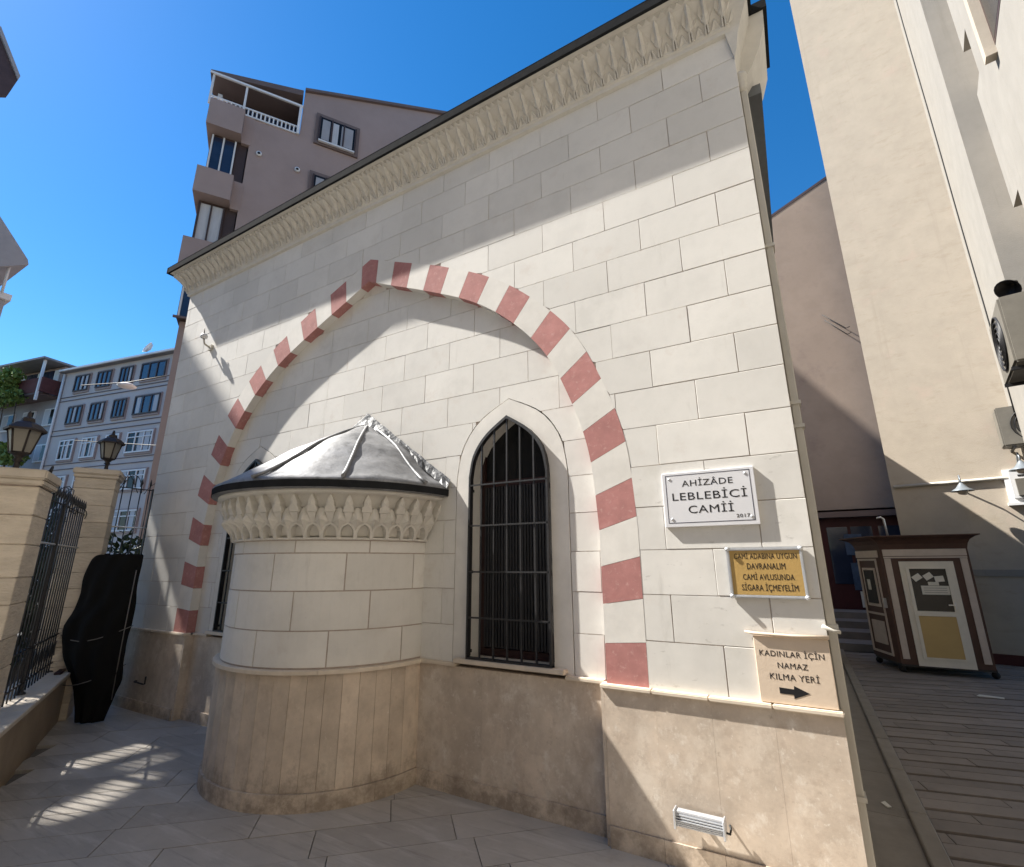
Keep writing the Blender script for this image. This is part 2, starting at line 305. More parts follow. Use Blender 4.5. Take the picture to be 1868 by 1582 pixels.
for k in range(17):
    ph = -.19 if k % 2 else -.487
    z0, z1 = ZL+k*H+JW, ZL+(k+1)*H-JW
    xs = [XR]+[x for x in [ph-.6*i for i in range(0, 15)] if XL+.06 < x < XR-.02]+[XL]
    for b, a in zip(xs, xs[1:]):
        aj = JW*random.uniform(.8, 1.2)
        P = region(a+aj, b-aj if b < XR else b, z0, z1, lo=zout, xs=xo)
        if P:
            wea = k < 5 and a > -1.2
            # pieces either side of the arch leg come out as one polygon only when they really connect
            fblock(P, 0, .02, 'wall_block', 'block_weathered' if wea else 'block', front_wall)
# voussoirs
arch = MB().add([(XC-2.9, .128, ZL), (XC-2.5, .128, ZL), (XC-2.5, .128, ZL+.2), (XC-2.9, .128, ZL+.2)], [(0, 1, 2, 3)]).build('arch', 'joint', mosque)
def arclen(c):
    L = [0]
    for a, b in zip(c, c[1:]): L.append(L[-1]+math.hypot(b[0]-a[0], b[1]-a[1]))
    return L
LO, LI = arclen(OUT), arclen(INN)
def at(c, L, s):
    s = max(0, min(L[-1], s))
    for i in range(len(L)-1):
        if s <= L[i+1]+1e-9:
            t = (s-L[i])/max(1e-9, L[i+1]-L[i]); return (c[i][0]+(c[i+1][0]-c[i][0])*t, c[i][1]+(c[i+1][1]-c[i][1])*t)
    return c[-1]
NV = 20
for sgn in (1, -1):
    for i in range(NV+1):
        s0, s1 = i/(NV+.5), min(1, (i+1)/(NV+.5))
        if i == NV and sgn == -1: continue
        n = 5; ip, op = [], []
        e = .00025
        for k in range(n+1):
            s = s0+e+(s1-s0-2*e)*k/n
            ip.append(at(INN, LI, s*LI[-1])); op.append(at(OUT, LO, s*LO[-1]))
        if i == NV:     # keystone, both sides
            ip = ip[:-1]+[INN[-1]]; op = op[:-1]+[OUT[-1]]
            poly = [(XC+x, z) for x, z in op]+[(XC-x, z) for x, z in op[-2::-1]]+[(XC-x, z) for x, z in ip]+[(XC+x, z) for x, z in ip[-2::-1]]
        else: poly = [(XC+sgn*x, z) for x, z in ip]+[(XC+sgn*x, z) for x, z in op[::-1]]
        cx = sum(p[0] for p in poly)/len(poly); cz = sum(p[1] for p in poly)/len(poly)
        o = MB().prism_y([(x-cx, z-cz) for x, z in poly], -.0008, .13).build('voussoir', 'red' if i % 2 == 0 else 'white_v', arch); o.location = (cx, 0, cz); recalc(o)
# tympanum
tm = MB(); cols = sorted(set(xi+[x for c in WC for x in symx(BAND, c)]+[x for c in WC for x in symx(OPEN, c)]))
for a, b in zip(cols, cols[1:]):
    la, lb, ha, hb = max(ZL, zwin(a)), max(ZL, zwin(b)), zinn(a), zinn(b)
    if ha < 0 or hb < 0: continue
    tm.add([(a, REC+.007, la), (b, REC+.007, lb), (b, REC+.007, hb+.05), (a, REC+.007, ha+.05)], [(0, 1, 2, 3)])
tymp = tm.build('tympanum', 'joint', mosque)
xt = xi+[x for c in WC for x in symx(BAND, c)]
for k in range(14):
    ph = -3.712+.3*(k % 2)
    z0, z1 = ZL+k*H+JW, ZL+(k+1)*H-JW
    xs = [ph+.6*i for i in range(-6, 7)]
    for a, b in zip(xs, xs[1:]):
        if a > -4.9 and b < -3.2 and z1 < 2.5: continue
        parts = [(max(a, XC-2.69), min(b, XC+2.69))]
        for c in WC:      # split blocks that the window surround cuts in two
            np_ = []
            for (p, q) in parts:
                if p < c-.3 and q > c+.3 and z0 < 2.4: np_ += [(p, c), (c, q)]
                else: np_.append((p, q))
            parts = np_
        for p, q in parts:
            if q-p < .03: continue
            P = region(p+JW, q-JW, z0, z1, lo=zwin, hi=zinn, xs=xt)
            if P: fblock(P, REC, REC+.02, 'tympanum_block', 'block', tymp)
# windows
def make_window(c, full):
    w = MB()
    ring = 28
    so_ = [(c+s*x, z) for s, cv in ((-1, BAND), (1, BAND[::-1])) for x, z in cv]
    bi = [(.40, ZL)]+OPEN[1:]
    sb, si = [], []
    La, Lb = arclen(BAND), arclen(bi)
    for s in (-1, 1):
        seq = [k/24 for k in range(25)] if s < 0 else [k/24 for k in range(24, -1, -1)]
        for t in seq:
            p = at(BAND, La, t*La[-1]); q = at(bi, Lb, t*Lb[-1]); sb.append((c+s*p[0]*.987, p[1]-.007 if p[1] > 1 else p[1])); si.append((c+s*q[0], q[1]))
    n = len(sb); y = REC-.001
    w.add([(x, y, z) for x, z in sb]+[(x, y, z) for x, z in si], [(i, i+1, i+1+n, i+n) for i in range(n-1)])
    w.add([(x, y, z) for x, z in si]+[(x, y+.24, z) for x, z in si], [(i, i+1, i+1+n, i+n) for i in range(n-1)])
    w.add([(x, y, z) for x, z in sb]+[(x, y+.03, z) for x, z in sb], [(i, i+n, i+1+n, i+1) for i in range(n-1)])
    win = w.build('window', 'white_v', mosque)
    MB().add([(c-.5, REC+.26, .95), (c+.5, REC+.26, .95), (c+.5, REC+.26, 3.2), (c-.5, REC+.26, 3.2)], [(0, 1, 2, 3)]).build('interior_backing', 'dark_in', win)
    MB().add([(c-.4, REC+.21, 1.0), (c+.4, REC+.17, 1.0), (c+.4, REC+.17, 3.06), (c-.4, REC+.17, 3.06)], [(0, 1, 2, 3)]).build('pane', 'glass', win)
    fr = MB()
    for x in (c-.37, c+.37): fr.box(x-.025, x+.025, REC+.15, REC+.20, 1.0, 2.75)
    fr.box(c-.345, c+.345, REC+.15, REC+.20, 1.0, 1.06).box(c-.345, c+.345, REC+.15, REC+.20, 2.44, 2.5)
    fr.build('casement', 'wood_in', win)
    if full:
        for k in range(24):
            x = c-.335+.029*k; MB().box(x, x+.019, REC+.135, REC+.15, 1.07, 2.44).build('blind_slat', 'slat', win)
    # cage grille standing 5 cm proud
    yg = REC-.048
    fr = MB(); hx = .395
    oc = [(hx, 1.0)]+[(x*hx/.40, z) for x, z in OPEN[1:]]
    prof = [(c-x, z) for x, z in oc]+[(c+x, z) for x, z in oc[::-1][1:]]
    inn = [(c+(x-c)*.955, 1.02 if z < 1.01 else (z-2.0)*.972+2.0) for x, z in prof]; n = len(prof)
    for (y0, y1) in ((yg, yg+.05),):
        vs = [(x, y0, z) for x, z in prof]+[(x, y0, z) for x, z in inn]+[(x, y1, z) for x, z in prof]+[(x, y1, z) for x, z in inn]
        fs = []
        for i in range(n-1): fs += [(i, i+1, i+1+n, i+n), (i, i+2*n, i+1+2*n, i+1), (i+n, i+1+n, i+1+3*n, i+3*n), (i+2*n, i+3*n, i+1+3*n, i+1+2*n)]
        fr.add(vs, fs)
    fr.box(c-hx, c+hx, yg, yg+.05, .985, 1.01)
    fr.build('grille_frame', 'iron', win)
    for k in range(1, 6):
        x = c-hx+2*hx*k/6; zt = halfz(oc, x-c)-.01
        MB().box(x-.007, x+.007, yg+.006, yg+.02, 1.0, zt).build('bar', 'iron', win)
    for z in (1.32, 1.69, 2.08, 2.44):
        MB().box(c-hx+.005, c+hx-.005, yg+.0, yg+.006, z-.007, z+.007).build('cross_bar', 'iron', win)
    for z in (1.05, 1.69, 2.40):
        for s in (-1, 1): MB().box(c+s*hx-.012, c+s*hx+.012, yg+.05, REC+.03, z-.012, z+.012).build('standoff', 'iron', win)
    return win
make_window(WC[0], True); make_window(WC[1], False)
# plinth: slabs, skirting, ledge
pl = MB().box(XL-.005, XC-2.69, .0, .5, -.02, ZL-.02).box(XC+2.69, XR+.003, .0, .5, -.02, ZL-.02).box(XC-2.69, XC+2.69, REC, .5, -.02, ZL-.02)
plinth = pl.build('plinth', 'joint', mosque)
def slabs(x0, x1, yf, w, name='plinth_slab'):
    n = max(1, round((x1-x0)/w)); d = (x1-x0)/n
    for i in range(n):
        a, b = x0+i*d, x0+(i+1)*d; cx = (a+b)/2; j = random.uniform(-.001, .001)
        o = MB().box(a-cx+.0004, b-cx-.0004, yf+j, yf+.026, .123, ZL-.022).build(name, 'trav', plinth); o.location.x = cx
        o = MB().box(a-cx+.001, b-cx-.001, yf-.014+j, yf+.026, -.02, .122).build('skirting_slab', 'trav_dirty', plinth); o.location.x = cx
slabs(XC+2.665, XR+.012, -.026, .345); slabs(XL-.012, XC-2.665, -.026, .345); slabs(XC-2.66, XC+2.66, REC-.026, .36)
# returns of the proud corner blocks
for x0, x1 in ((XC+2.64, XC+2.664), (XC-2.664, XC-2.64)):
    MB().box(x0, x1, -.024, REC-.027, -.02, ZL-.022).build('plinth_return', 'trav', plinth)
def ledge(x0, x1, yf, n):
    d = (x1-x0)/n
    for i in range(n):
        o = MB().box(x0+i*d+.001, x0+(i+1)*d-.001, yf, yf+.09, ZL-.022, ZL+.006).build('ledge_stone', 'ledge', plinth); bevel(o, .006, 2)
ledge(XC+2.64, XR+.02, -.047, 4); ledge(XL-.02, XC-2.64, -.047, 4)
for a, b, n in ((XC-2.64, WC[1]-.50, 1), (WC[1]+.50, -4.9, 1), (-3.1, WC[0]-.50, 1), (WC[0]+.50, XC+2.64, 1)): ledge(a, b, REC-.05, n)
for c in WC:
    o = MB().box(c-.505, c+.505, REC-.075, REC+.25, ZL+.012, ZL+.046).build('window_sill', 'ledge', mosque); bevel(o, .006, 2)
# apse
AX, AY, AR = -4.06, .12, 1.035
A0, A1 = math.radians(-180), 0.
def arcseg(a0, a1, r0, r1, z0, z1, n=4):
    m = MB(); vs = []
    for k in range(n+1):
        t = a0+(a1-a0)*k/n
        for r in (r0, r1):
            for z in (z0, z1): vs.append((AX+r*math.cos(t), AY+r*math.sin(t), z))
    fs = [(0, 2, 3, 1), (4*n, 4*n+1, 4*n+3, 4*n+2)]
    for k in range(n):
        i = 4*k; fs += [(i+2, i+6, i+7, i+3), (i, i+1, i+5, i+4), (i+1, i+3, i+7, i+5), (i, i+4, i+6, i+2)]
    m.add(vs, fs); m.sm = [False]*len(m.sm)
    return m
apse = MB().lathe([(AR-.007, 0), (AR-.007, 1.962)], (AX, AY, 0), 64, A0-.1, A1+.1).build('apse', 'joint', mosque)
zc = [.965, 1.24, 1.545, 1.85, 1.955]
for k in range(4):
    n = 6; st = A0-.06; da = math.pi/5.3; off = (0, .5, .15, .45)[k]*da
    t = st-da+off
    while t < A1+.08:
        a, b = max(t, st), min(t+da, A1+.06)
        if b-a > .03:
            o = arcseg(a+.005, b-.005, AR-.03, AR+random.uniform(-.001, .001), zc[k]+.005, zc[k+1]-.005, 8).build('apse_block', 'block', apse); recalc(o)
        t += da
ns = 26
for k in range(ns):
    a = A0-.05+(math.pi+.1)*k/ns; b = A0-.05+(math.pi+.1)*(k+1)/ns
    o = arcseg(a+.0012, b-.0012, AR-.03, AR+.022+random.uniform(-.0015, .0015), .125, .925, 1).build('apse_plinth_slab', 'trav_dirty', apse); recalc(o)
for k in range(7):
    a = A0-.05+(math.pi+.1)*k/7; b = A0-.05+(math.pi+.1)*(k+1)/7
    o = arcseg(a+.001, b-.001, AR-.03, AR+.037, -.02, .122, 6).build('apse_skirting', 'trav_dirty', apse); recalc(o)
    o = arcseg(a+.001, b-.001, AR-.03, AR+.052, .928, .956, 6).build('apse_ledge', 'ledge', apse); recalc(o)
# apse cornice: flared cove with three tiers of carved niches
cz0, cz1 = 1.965, 2.335
def rad(z):
    t = (z-cz0)/(cz1-cz0); return AR-.022+.145*(t**1.1)
prof = [(AR-.05, cz0-.006), (AR+.03, cz0-.006), (AR+.03, cz0+.012), (rad(cz0+.012), cz0+.012)]+[(rad(cz0+(cz1-cz0)*k/12), cz0+(cz1-cz0)*k/12) for k in range(13)]+[(rad(cz1)+.075, cz1+.004), (rad(cz1)+.075, cz1+.03), (rad(cz1)-.1, cz1+.03)]
acor = MB().lathe(prof, (AX, AY, 0), 96, A0-.1, A1+.1).build('apse_cornice', 'carved', mosque)
def niche(da):     # one carved bay of the cornice, angle 0 in the middle
    m = MB()
    def P(a, z, d): r = rad(z)+d; return (AX+r*math.cos(a), AY+r*math.sin(a), z)
    h = da/2; z = lambda t: cz0+(cz1-cz0)*t
    # lower tier: round-headed hollow with a thick projecting rim
    arcp = [(-1, .0), (-1, .15), (-.88, .24), (-.6, .31), (0, .36), (.6, .31), (.88, .24), (1, .15), (1, .0)]; n = len(arcp)
    vs = [P(a*h, z(t), .060) for a, t in arcp]+[P(a*h*.78, z(max(.0, t-.04)), .062) for a, t in arcp]+[P(a*h*.70, z(max(.0, t-.05)), .000) for a, t in arcp]
    m.add(vs, [(i, i+1, i+1+n, i+n) for i in range(n-1)]+[(i+n, i+1+n, i+1+2*n, i+2*n) for i in range(n-1)])
    # spandrel wedges rising to a sharp arris between bays
    for s in (-1, 1):
        q = [P(s*h, z(.15), .060), P(s*h*.88, z(.24), .060), P(s*h*.6, z(.31), .060), P(s*h*.16, z(.36), .056), P(s*h*.16, z(.58), .03), P(s*h*.72, z(.66), .035), P(s*h, z(.70), .02), P(s*h, z(.42), .112)]
        f = [(0, 1, 7), (1, 2, 7), (2, 3, 7), (3, 4, 7), (4, 5, 7), (5, 6, 7)]
        m.add(q, f if s < 0 else [t[::-1] for t in f])
    # middle block between the wedges
    q = [P(-h*.22, z(.355), .056), P(h*.22, z(.355), .056), P(h*.46, z(.57), .085), P(-h*.46, z(.57), .085), P(-h*.46, z(.61), .02), P(h*.46, z(.61), .02)]
    m.add(q, [(0, 1, 2, 3), (3, 2, 5, 4), (0, 3, 4), (1, 5, 2)])
    # upper spade merlon, stepped, with pointed head
    fr_ = [(-.60, .57), (.60, .57), (.60, .70), (.44, .70), (.44, .79), (.34, .86), (0, .985), (-.34, .86), (-.44, .79), (-.44, .70), (-.60, .70)]
    n = len(fr_); vs = [P(a*h, z(t), -.01) for a, t in fr_]+[P(a*h*.92, z(t-(.01 if t > .6 else -.01)), .078 if t < .72 else (.066 if t < .9 else .046)) for a, t in fr_]+[P(0, z(.76), .088)]
    m.add(vs, [(i, (i+1) % n, (i+1) % n+n, i+n) for i in range(n)]+[(i+n, (i+1) % n+n, 2*n) for i in range(n)])
    return m
da = math.radians(7.2); nm = niche(da).mesh('niche')
for k in range(26):
    t = A0+math.radians(.0)+da*(k+.0)
    o = link('niche', nm, 'carved', acor)
    o.matrix_local = Matrix.Translation((AX, AY, 0)) @ Matrix.Rotation(t, 4, 'Z') @ Matrix.Translation((-AX, -AY, 0)); 
# apse roof
er = 1.285
RX = AX+.07
def roofz(r):
    t = max(0, min(1, (er-r)/er)); return 2.452+.78*(1.3*t-.3*t*t)-.03*math.sin(math.pi*min(1, t*2.2))
rp = [(er-.12, 2.36), (er, 2.365), (er+.004, 2.43)]+[(max(.004, er*(1-t)), roofz(er*(1-t))) for t in [k/18 for k in range(0, 19)]]
m = MB().lathe(rp, (AX, AY, 0), 72, A0-.09, A1+.09)
for i, (x, y, z) in enumerate(m.v):
    if z > 2.46: t = (z-2.46)/.8; m.v[i] = (x+.16*t, y, z+.009*math.sin(x*9+y*5)+.007*math.sin(x*17-y*13))
aroof = m.build('apse_roof', 'lead', mosque)
m = MB().lathe([(er+.006, 2.37), (er+.008, 2.43)], (AX, AY, 0), 72, A0-.09, A1+.09).build('roof_edge', 'lead_dark', aroof)
for ang in (-168, -128, -80, -46, -14):
    a = math.radians(ang); pts = []
    for k in range(13):
        r = (er-.01)*(1-k/12)+.03; z = roofz(r)+.008; pts.append((AX+r*math.cos(a)+.16*(z-2.46)/.8, AY+r*math.sin(a), z))
    MB().tube(pts, [.017]+[.015]*11+[.009], 8).build('seam_roll', 'lead', aroof)
n = 46; vs = []      # crinkled lead flashing dressed against the wall
for k in range(n+1):
    s_ = -1+2*k/n; x = AX+.16*(1-abs(s_))+s_*(er+.03); r = abs(s_)*er; zb = roofz(max(.03, r))-.02
    zt = 2.475+(1-abs(s_))*.84+.045; w0 = random.uniform(-.010, .010)
    vs += [(x, REC-.010, zt+w0*.5), (x, REC-.022, zt-.02+w0*.5), (x+w0, REC-.03+random.uniform(-.014, .008), (zt+zb)/2+w0*.5), (x, REC-.06+random.uniform(-.012, .012), zb)]
fs = []
for k in range(n): i = 4*k; fs += [(i+j, i+j+1, i+j+5, i+j+4) for j in range(3)]
MB().add(vs, fs).build('flashing', 'lead_flash', aroof)
# facade cornice
prof = [(.0, 5.99), (-.032, 6.0), (-.036, 6.035), (-.05, 6.05)]+[(-.05-.15*(t**1.6), 6.05+.235*t) for t in [k/8 for k in range(1, 9)]]+[(-.212, 6.288), (-.222, 6.348), (-.245, 6.352), (-.262, 6.356), (-.262, 6.36), (.2, 6.36)]
def cy(z): t = max(0, min(1, (z-6.05)/.235)); return -.05-.15*(t**1.6)
cm = MB(); n = len(prof); xs = [XL-.0, XR]
vs = []
for j, x in enumerate((XL, XR)):
    for (y, z) in prof: vs.append((x+(y*.82 if j == 0 else 0), y, z))
cm.add(vs, [(i, i+1, n+i+1, n+i) for i in range(n-1)])
vs = []           # left return going back
for (y, z) in prof: vs += [(XL+y*.82, y, z), (XL+y*.82, .5, z)]
cm.add(vs, [(2*i, 2*i+1, 2*i+3, 2*i+2) for i in range(n-1)])
cm.add([(XR, y, z) for y, z in prof], [tuple(range(n))])
cornice = recalc(cm.build('cornice', 'carved', mosque))
lm = MB()
def palm():
    m = MB(); w = .056
    def P(x, z, d): return (x, cy(z)-d, z)
    # leaf: outline stands proud on a thin vertical edge, two hollow lobes meet in a sharp ridge
    L = [(0, 6.108), (-w*.55, 6.145), (-w, 6.188), (-w*.80, 6.222), (-w*.42, 6.25), (0, 6.286), (w*.42, 6.25), (w*.80, 6.222), (w, 6.188), (w*.55, 6.145)]; n = len(L)
    edge = [P(x, z, -.004) for x, z in L]+[P(x*.97, z, .026) for x, z in L]
    m.add(edge, [(i, (i+1) % n, (i+1) % n+n, i+n) for i in range(n)])
    ridge = [P(0, 6.118, .032), P(0, 6.16, .056), P(0, 6.20, .070), P(0, 6.24, .060), P(0, 6.275, .032)]
    lo = [P(x*.97, z, .026) for x, z in L]+[P(-w*.5, 6.185, .012), P(w*.5, 6.185, .012), P(-w*.36, 6.215, .011), P(w*.36, 6.215, .011)]+ridge
    A_, B_, C_, D_ = n, n+1, n+2, n+3; r0 = n+4
    m.add(lo, [(0, 1, r0), (1, 2, A_), (1, A_, r0+1, r0), (A_, C_, r0+2, r0+1), (2, 3, C_, A_), (3, 4, C_), (4, r0+3, r0+2, C_), (4, 5, r0+4, r0+3),
               (9, 0, r0), (8, 9, B_), (B_, 9, r0, r0+1), (D_, B_, r0+1, r0+2), (7, 8, B_, D_), (6, 7, D_), (r0+3, 6, D_, r0+2), (5, 6, r0+3, r0+4)])
    for s in (-1, 1):       # stem pair and the half leaves between
        m.add([P(s*.004, 6.05, .0), P(s*.018, 6.05, .0), P(s*.016, 6.118, .0), P(s*.003, 6.118, .0), P(s*.005, 6.05, .018), P(s*.017, 6.05, .018), P(s*.013, 6.118, .026), P(s*.005, 6.118, .026)], [(4, 5, 6, 7), (0, 4, 7, 3), (1, 2, 6, 5), (0, 1, 5, 4)])
        m.add([P(s*.026, 6.055, .0), P(s*.0655, 6.075, .0), P(s*.0655, 6.150, .0), P(s*.050, 6.128, .0), P(s*.060, 6.108, .032), P(s*.0655, 6.108, .032)], [(0, 1, 5, 4), (2, 3, 4, 5), (3, 0, 4)])
    return recalc_mesh(m.mesh('palmette'))
def recalc_mesh(me):
    bm = bmesh.new(); bm.from_mesh(me); bmesh.ops.recalc_face_normals(bm, faces=bm.faces); bm.to_mesh(me); bm.free(); return me
pm = palm()
k = 0; x = .052
while x > XL-.1:
    o = link('palmette', pm, 'carved', cornice); o.location.x = x+random.uniform(-.003, .003); o.scale.x = random.uniform(.95, 1.05); x -= .131
m = MB(); x = XR-.03
while x > XL-.1:
    m.add([(x-.031, -.2125, 6.289), (x+.031, -.2125, 6.289), (x, -.2225, 6.347), (x, -.250, 6.302)], [(0, 1, 3), (1, 2, 3), (2, 0, 3)]); x -= .0655
m.build('triangle_frieze', 'carved', cornice, 'stuff')
m = MB().box(XL-.235, XR+.003, -.292, -.263, 6.352, 6.45).box(XL-.235, XR+.003, -.28, .55, 6.37, 6.45).box(XL-.262, XL-.22, -.292, .55, 6.352, 6.448)
m.build('coping', 'lead_dark', mosque)
o = MB().add([(XL-.262, -.294, 6.45), (XR+.003, -.294, 6.45), (XR+.003, .5, 6.55), (XL-.262, .5, 6.55)], [(0, 1, 2, 3)]).build('coping_top', 'lead', mosque)
# right-hand side: wall, stepped cornice return, eaves, roof, downpipe
side = MB().box(XR-.3, XR-.004, .55, 9.6, -.02, 5.70).box(XL+.0, XL+.3, .55, 9.6, -.02, 5.7).box(XL, XR-.004, 9.3, 9.6, -.02, 5.7)
side.build('side_wall', 'block', mosque)
m = MB().prism_y([(XR, 5.72), (XR+.02, 5.78), (XR+.05, 5.95), (XR+.10, 6.12), (XR+.15, 6.28), (XR+.16, 6.36), (XR-.1, 6.36)], -.03, .22)
m.prism_y([(XR, 5.62), (XR+.04, 5.70), (XR+.12, 5.82), (XR+.20, 6.0), (XR+.26, 6.2), (XR+.27, 6.36), (XR-.1, 6.36)], .22, .78)
recalc(m.build('cornice_return', 'carved', mosque))
MB().box(XR-.05, XR+.185, -.05, .20, 6.362, 6.45).box(XR-.05, XR+.30, .20, .82, 6.362, 6.452).build('return_coping', 'lead_dark', mosque)
MB().box(XR+.02, XR+.17, .40, 9.75, 5.70, 5.80).build('eaves_gutter', 'zinc', mosque); MB().box(XL-.17, XL-.0, .40, 9.75, 5.70, 5.8).build('eaves_gutter', 'zinc', mosque)
MB().add([(XL-.15, .5, 5.80), (XR+.15, .5, 5.80), (XR+.15, 9.7, 5.8), (XL-.15, 9.7, 5.8), (XC, .55, 6.3), (XC, 9.7, 6.3)], [(0, 3, 5, 4), (1, 4, 5, 2), (0, 4, 1), (3, 2, 5)]).build('roof', 'lead', mosque)
m = MB().box(XR+.002, XR+.052, .035, .115, .17, 5.42)
pipe = bevel(m.build('downpipe', 'pipe', mosque), .006, 1)
cap_ = MB().lathe([(.02, 5.42), (.042, 5.44), (.034, 5.47), (.046, 5.50), (.036, 5.53), (.05, 5.57), (.05, 5.60), (0, 5.60)], (XR+.018, .06, 0), 12).build('pipe_head', 'pipe', pipe)
for z in (.52, 1.39, 2.62, 2.78, 3.98): MB().box(XR-.0, XR+.062, .025, .125, z-.012, z+.012).build('pipe_clip', 'pipe', pipe)
MB().tube([(XR+.03, .075, .19), (XR+.035, .06, .10), (XR+.10, -.03, .03), (XR+.13, -.075, .015)], .042, 8).build('pipe_elbow', 'pipe', pipe)
MB().tube([(XR-.02, -.03, 1.40), (XR+.03, -.02, 1.372), (XR+.066, -.01, 1.368)], .011, 8).build('tap_stub', 'pipe', pipe)
# ================================================================== SIGNS on the wall
s = thing('name_sign', 'white marble sign with black mosque name and 2017', 'sign', loc=(0, 0, 0))
m = MB().box(-.776, -.180, -.024, -.001, 1.995, 2.374); bevel(m.build('marble_plate', 'marble_sign', s), .003, 1)
m = MB(); y0, y1 = -.0248, -.0235; a, b, c, d = -.752, -.206, 2.022, 2.356; lw = .004
m.box(a, b, y0, y1, c, c+lw).box(a, b, y0, y1, d-lw, d).box(a, a+lw, y0, y1, c+lw, d-lw).box(b-lw, b, y0, y1, c+lw, d-lw).build('border_line', 'navy', s)
text('AHİZÂDE', -.478, 2.290, .327, -.0243, 'black', s, .84); text('LEBLEBİCİ', -.475, 2.200, .475, -.0243, 'black', s, .76); text('CAMİİ', -.470, 2.108, .285, -.0243, 'black', s, .80); text('2017', -.275, 2.054, .080, -.0243, 'black', s, .8)
for x, z in ((-.725, 2.33), (-.235, 2.33), (-.725, 2.05), (-.225, 2.047)): MB().lathe([(.009, 0), (.009, .003), (0, .004)], (0, 0, 0), 10).build('screw', 'alu', s).matrix_local = Matrix.Translation((x, -.024, z)) @ Matrix.Rotation(math.pi/2, 4, 'X')
s = thing('notice_frame', 'gold courtesy notice in a silver snap frame below the marble sign', 'sign')
MB().box(-.388, .010, -.017, -.002, 1.562, 1.832).build('gold_sheet', 'gold', s)
for nm, bx in (('frame_rail', (-.405, .024, 1.832, 1.850)), ('frame_rail', (-.405, .024, 1.543, 1.561)), ('frame_rail', (-.406, -.388, 1.561, 1.832)), ('frame_rail', (.008, .026, 1.561, 1.832))):
    bevel(MB().box(bx[0], bx[1], -.023, -.002, bx[2], bx[3]).build(nm, 'alu', s), .005, 2)
for x in (-.397, .017):
    for z in (1.552, 1.841): MB().lathe([(.014, -.014), (.014, .014), (.0, .016)], (0, 0, 0), 10).build('corner_cap', 'alu', s).matrix_local = Matrix.Translation((x, -.02, z)) @ Matrix.Rotation(math.pi/2, 4, 'X')
for t_, z, w_ in (('CAMİ ADABINA UYGUN', 1.795, .352), ('DAVRANALIM', 1.733, .215), ('CAMİ AVLUSUNDA', 1.668, .285), ('SİGARA İÇMEYELİM', 1.604, .312)): text(t_, -.185 if z > 1.7 else -.180, z, w_, -.0173, 'black', s, 1.6)
s = thing('direction_board', 'beige board with black lettering and an arrow pointing right at the wall corner', 'sign')
bevel(MB().box(-.308, .086, -.022, -.001, .958, 1.325).build('board', 'beige', s), .003, 1)
o = MB().tube([(-.352, -.012, 1.345), (-.30, -.028, 1.338), (-.1, -.03, 1.334), (.092, -.026, 1.337)], [.006, .010, .009, .011], 10).build('rolled_top', 'beige', s)
for t_, z, w_ in (('KADINLAR İÇİN', 1.228, .335), ('NAMAZ', 1.165, .155), ('KILMA YERİ', 1.102, .252)): text(t_, -.115, z, w_, -.0223, 'black', s, 1.05)
MB().prism_y([(-.20, 1.014), (-.128, 1.012), (-.128, .992), (-.045, 1.027), (-.122, 1.061), (-.124, 1.042), (-.20, 1.046)], -.0232, -.0218).build('arrow', 'black', s)
# ================================================================== floodlight, wall camera
s = thing('floodlight', 'ribbed silver floodlight bar low on the travertine plinth', 'floodlight')
R = Matrix.Rotation(math.radians(-3), 4, 'Y')
m = MB()
for k in range(7): m.box(-.842, -.578, -.125+.006*abs(k-3), -.06, .243+k*.0115, .249+k*.0115)
m.box(-.842, -.578, -.105, -.06, .243, .322); m.build('ribbed_body', 'alu', s)
for x in (-.853, -.578): bevel(MB().box(x, x+.012, -.132, -.055, .232, .332).build('end_cap', 'alu', s), .004, 1)
MB().tube([(-.72, -.06, .28), (-.72, -.03, .28), (-.72, -.026, .28)], .014, 8).build('bracket', 'alu', s)
MB().tube([(-.566, -.09, .262), (-.55, -.07, .25), (-.548, -.04, .262), (-.552, -.027, .28)], .006, 6).build('cable', 'wire', s)
s = thing('wall_camera', 'small white security camera on a bracket high on the left of the wall', 'camera')
MB().box(-7.20, -7.12, -.03, .0, 4.83, 4.91).build('wall_plate', 'pipe', s)
MB().tube([(-7.16, -.03, 4.87), (-7.17, -.10, 4.90), (-7.18, -.12, 4.98)], .014, 8).build('arm', 'pipe', s)
MB().lathe([(0, .04), (.035, .03), (.05, .0), (.045, -.03), (.0, -.045)], (-7.18, -.12, 5.02), 14).build('dome', 'framew', s)
MB().tube([(-7.18, -.12, 5.05), (-7.19, -.125, 5.14)], .006, 6).build('aerial', 'wire', s)
s = tag(MB().tube([(-7.53, -.026, .335), (-7.53, -.05, .335), (-7.50, -.07, .335), (-7.28, -.07, .33), (-7.24, -.07, .335), (-7.24, -.07, .42)], .009, 8).build('wall_tap', 'black'), 'small dark tap pipe on the shaded left plinth', 'tap')
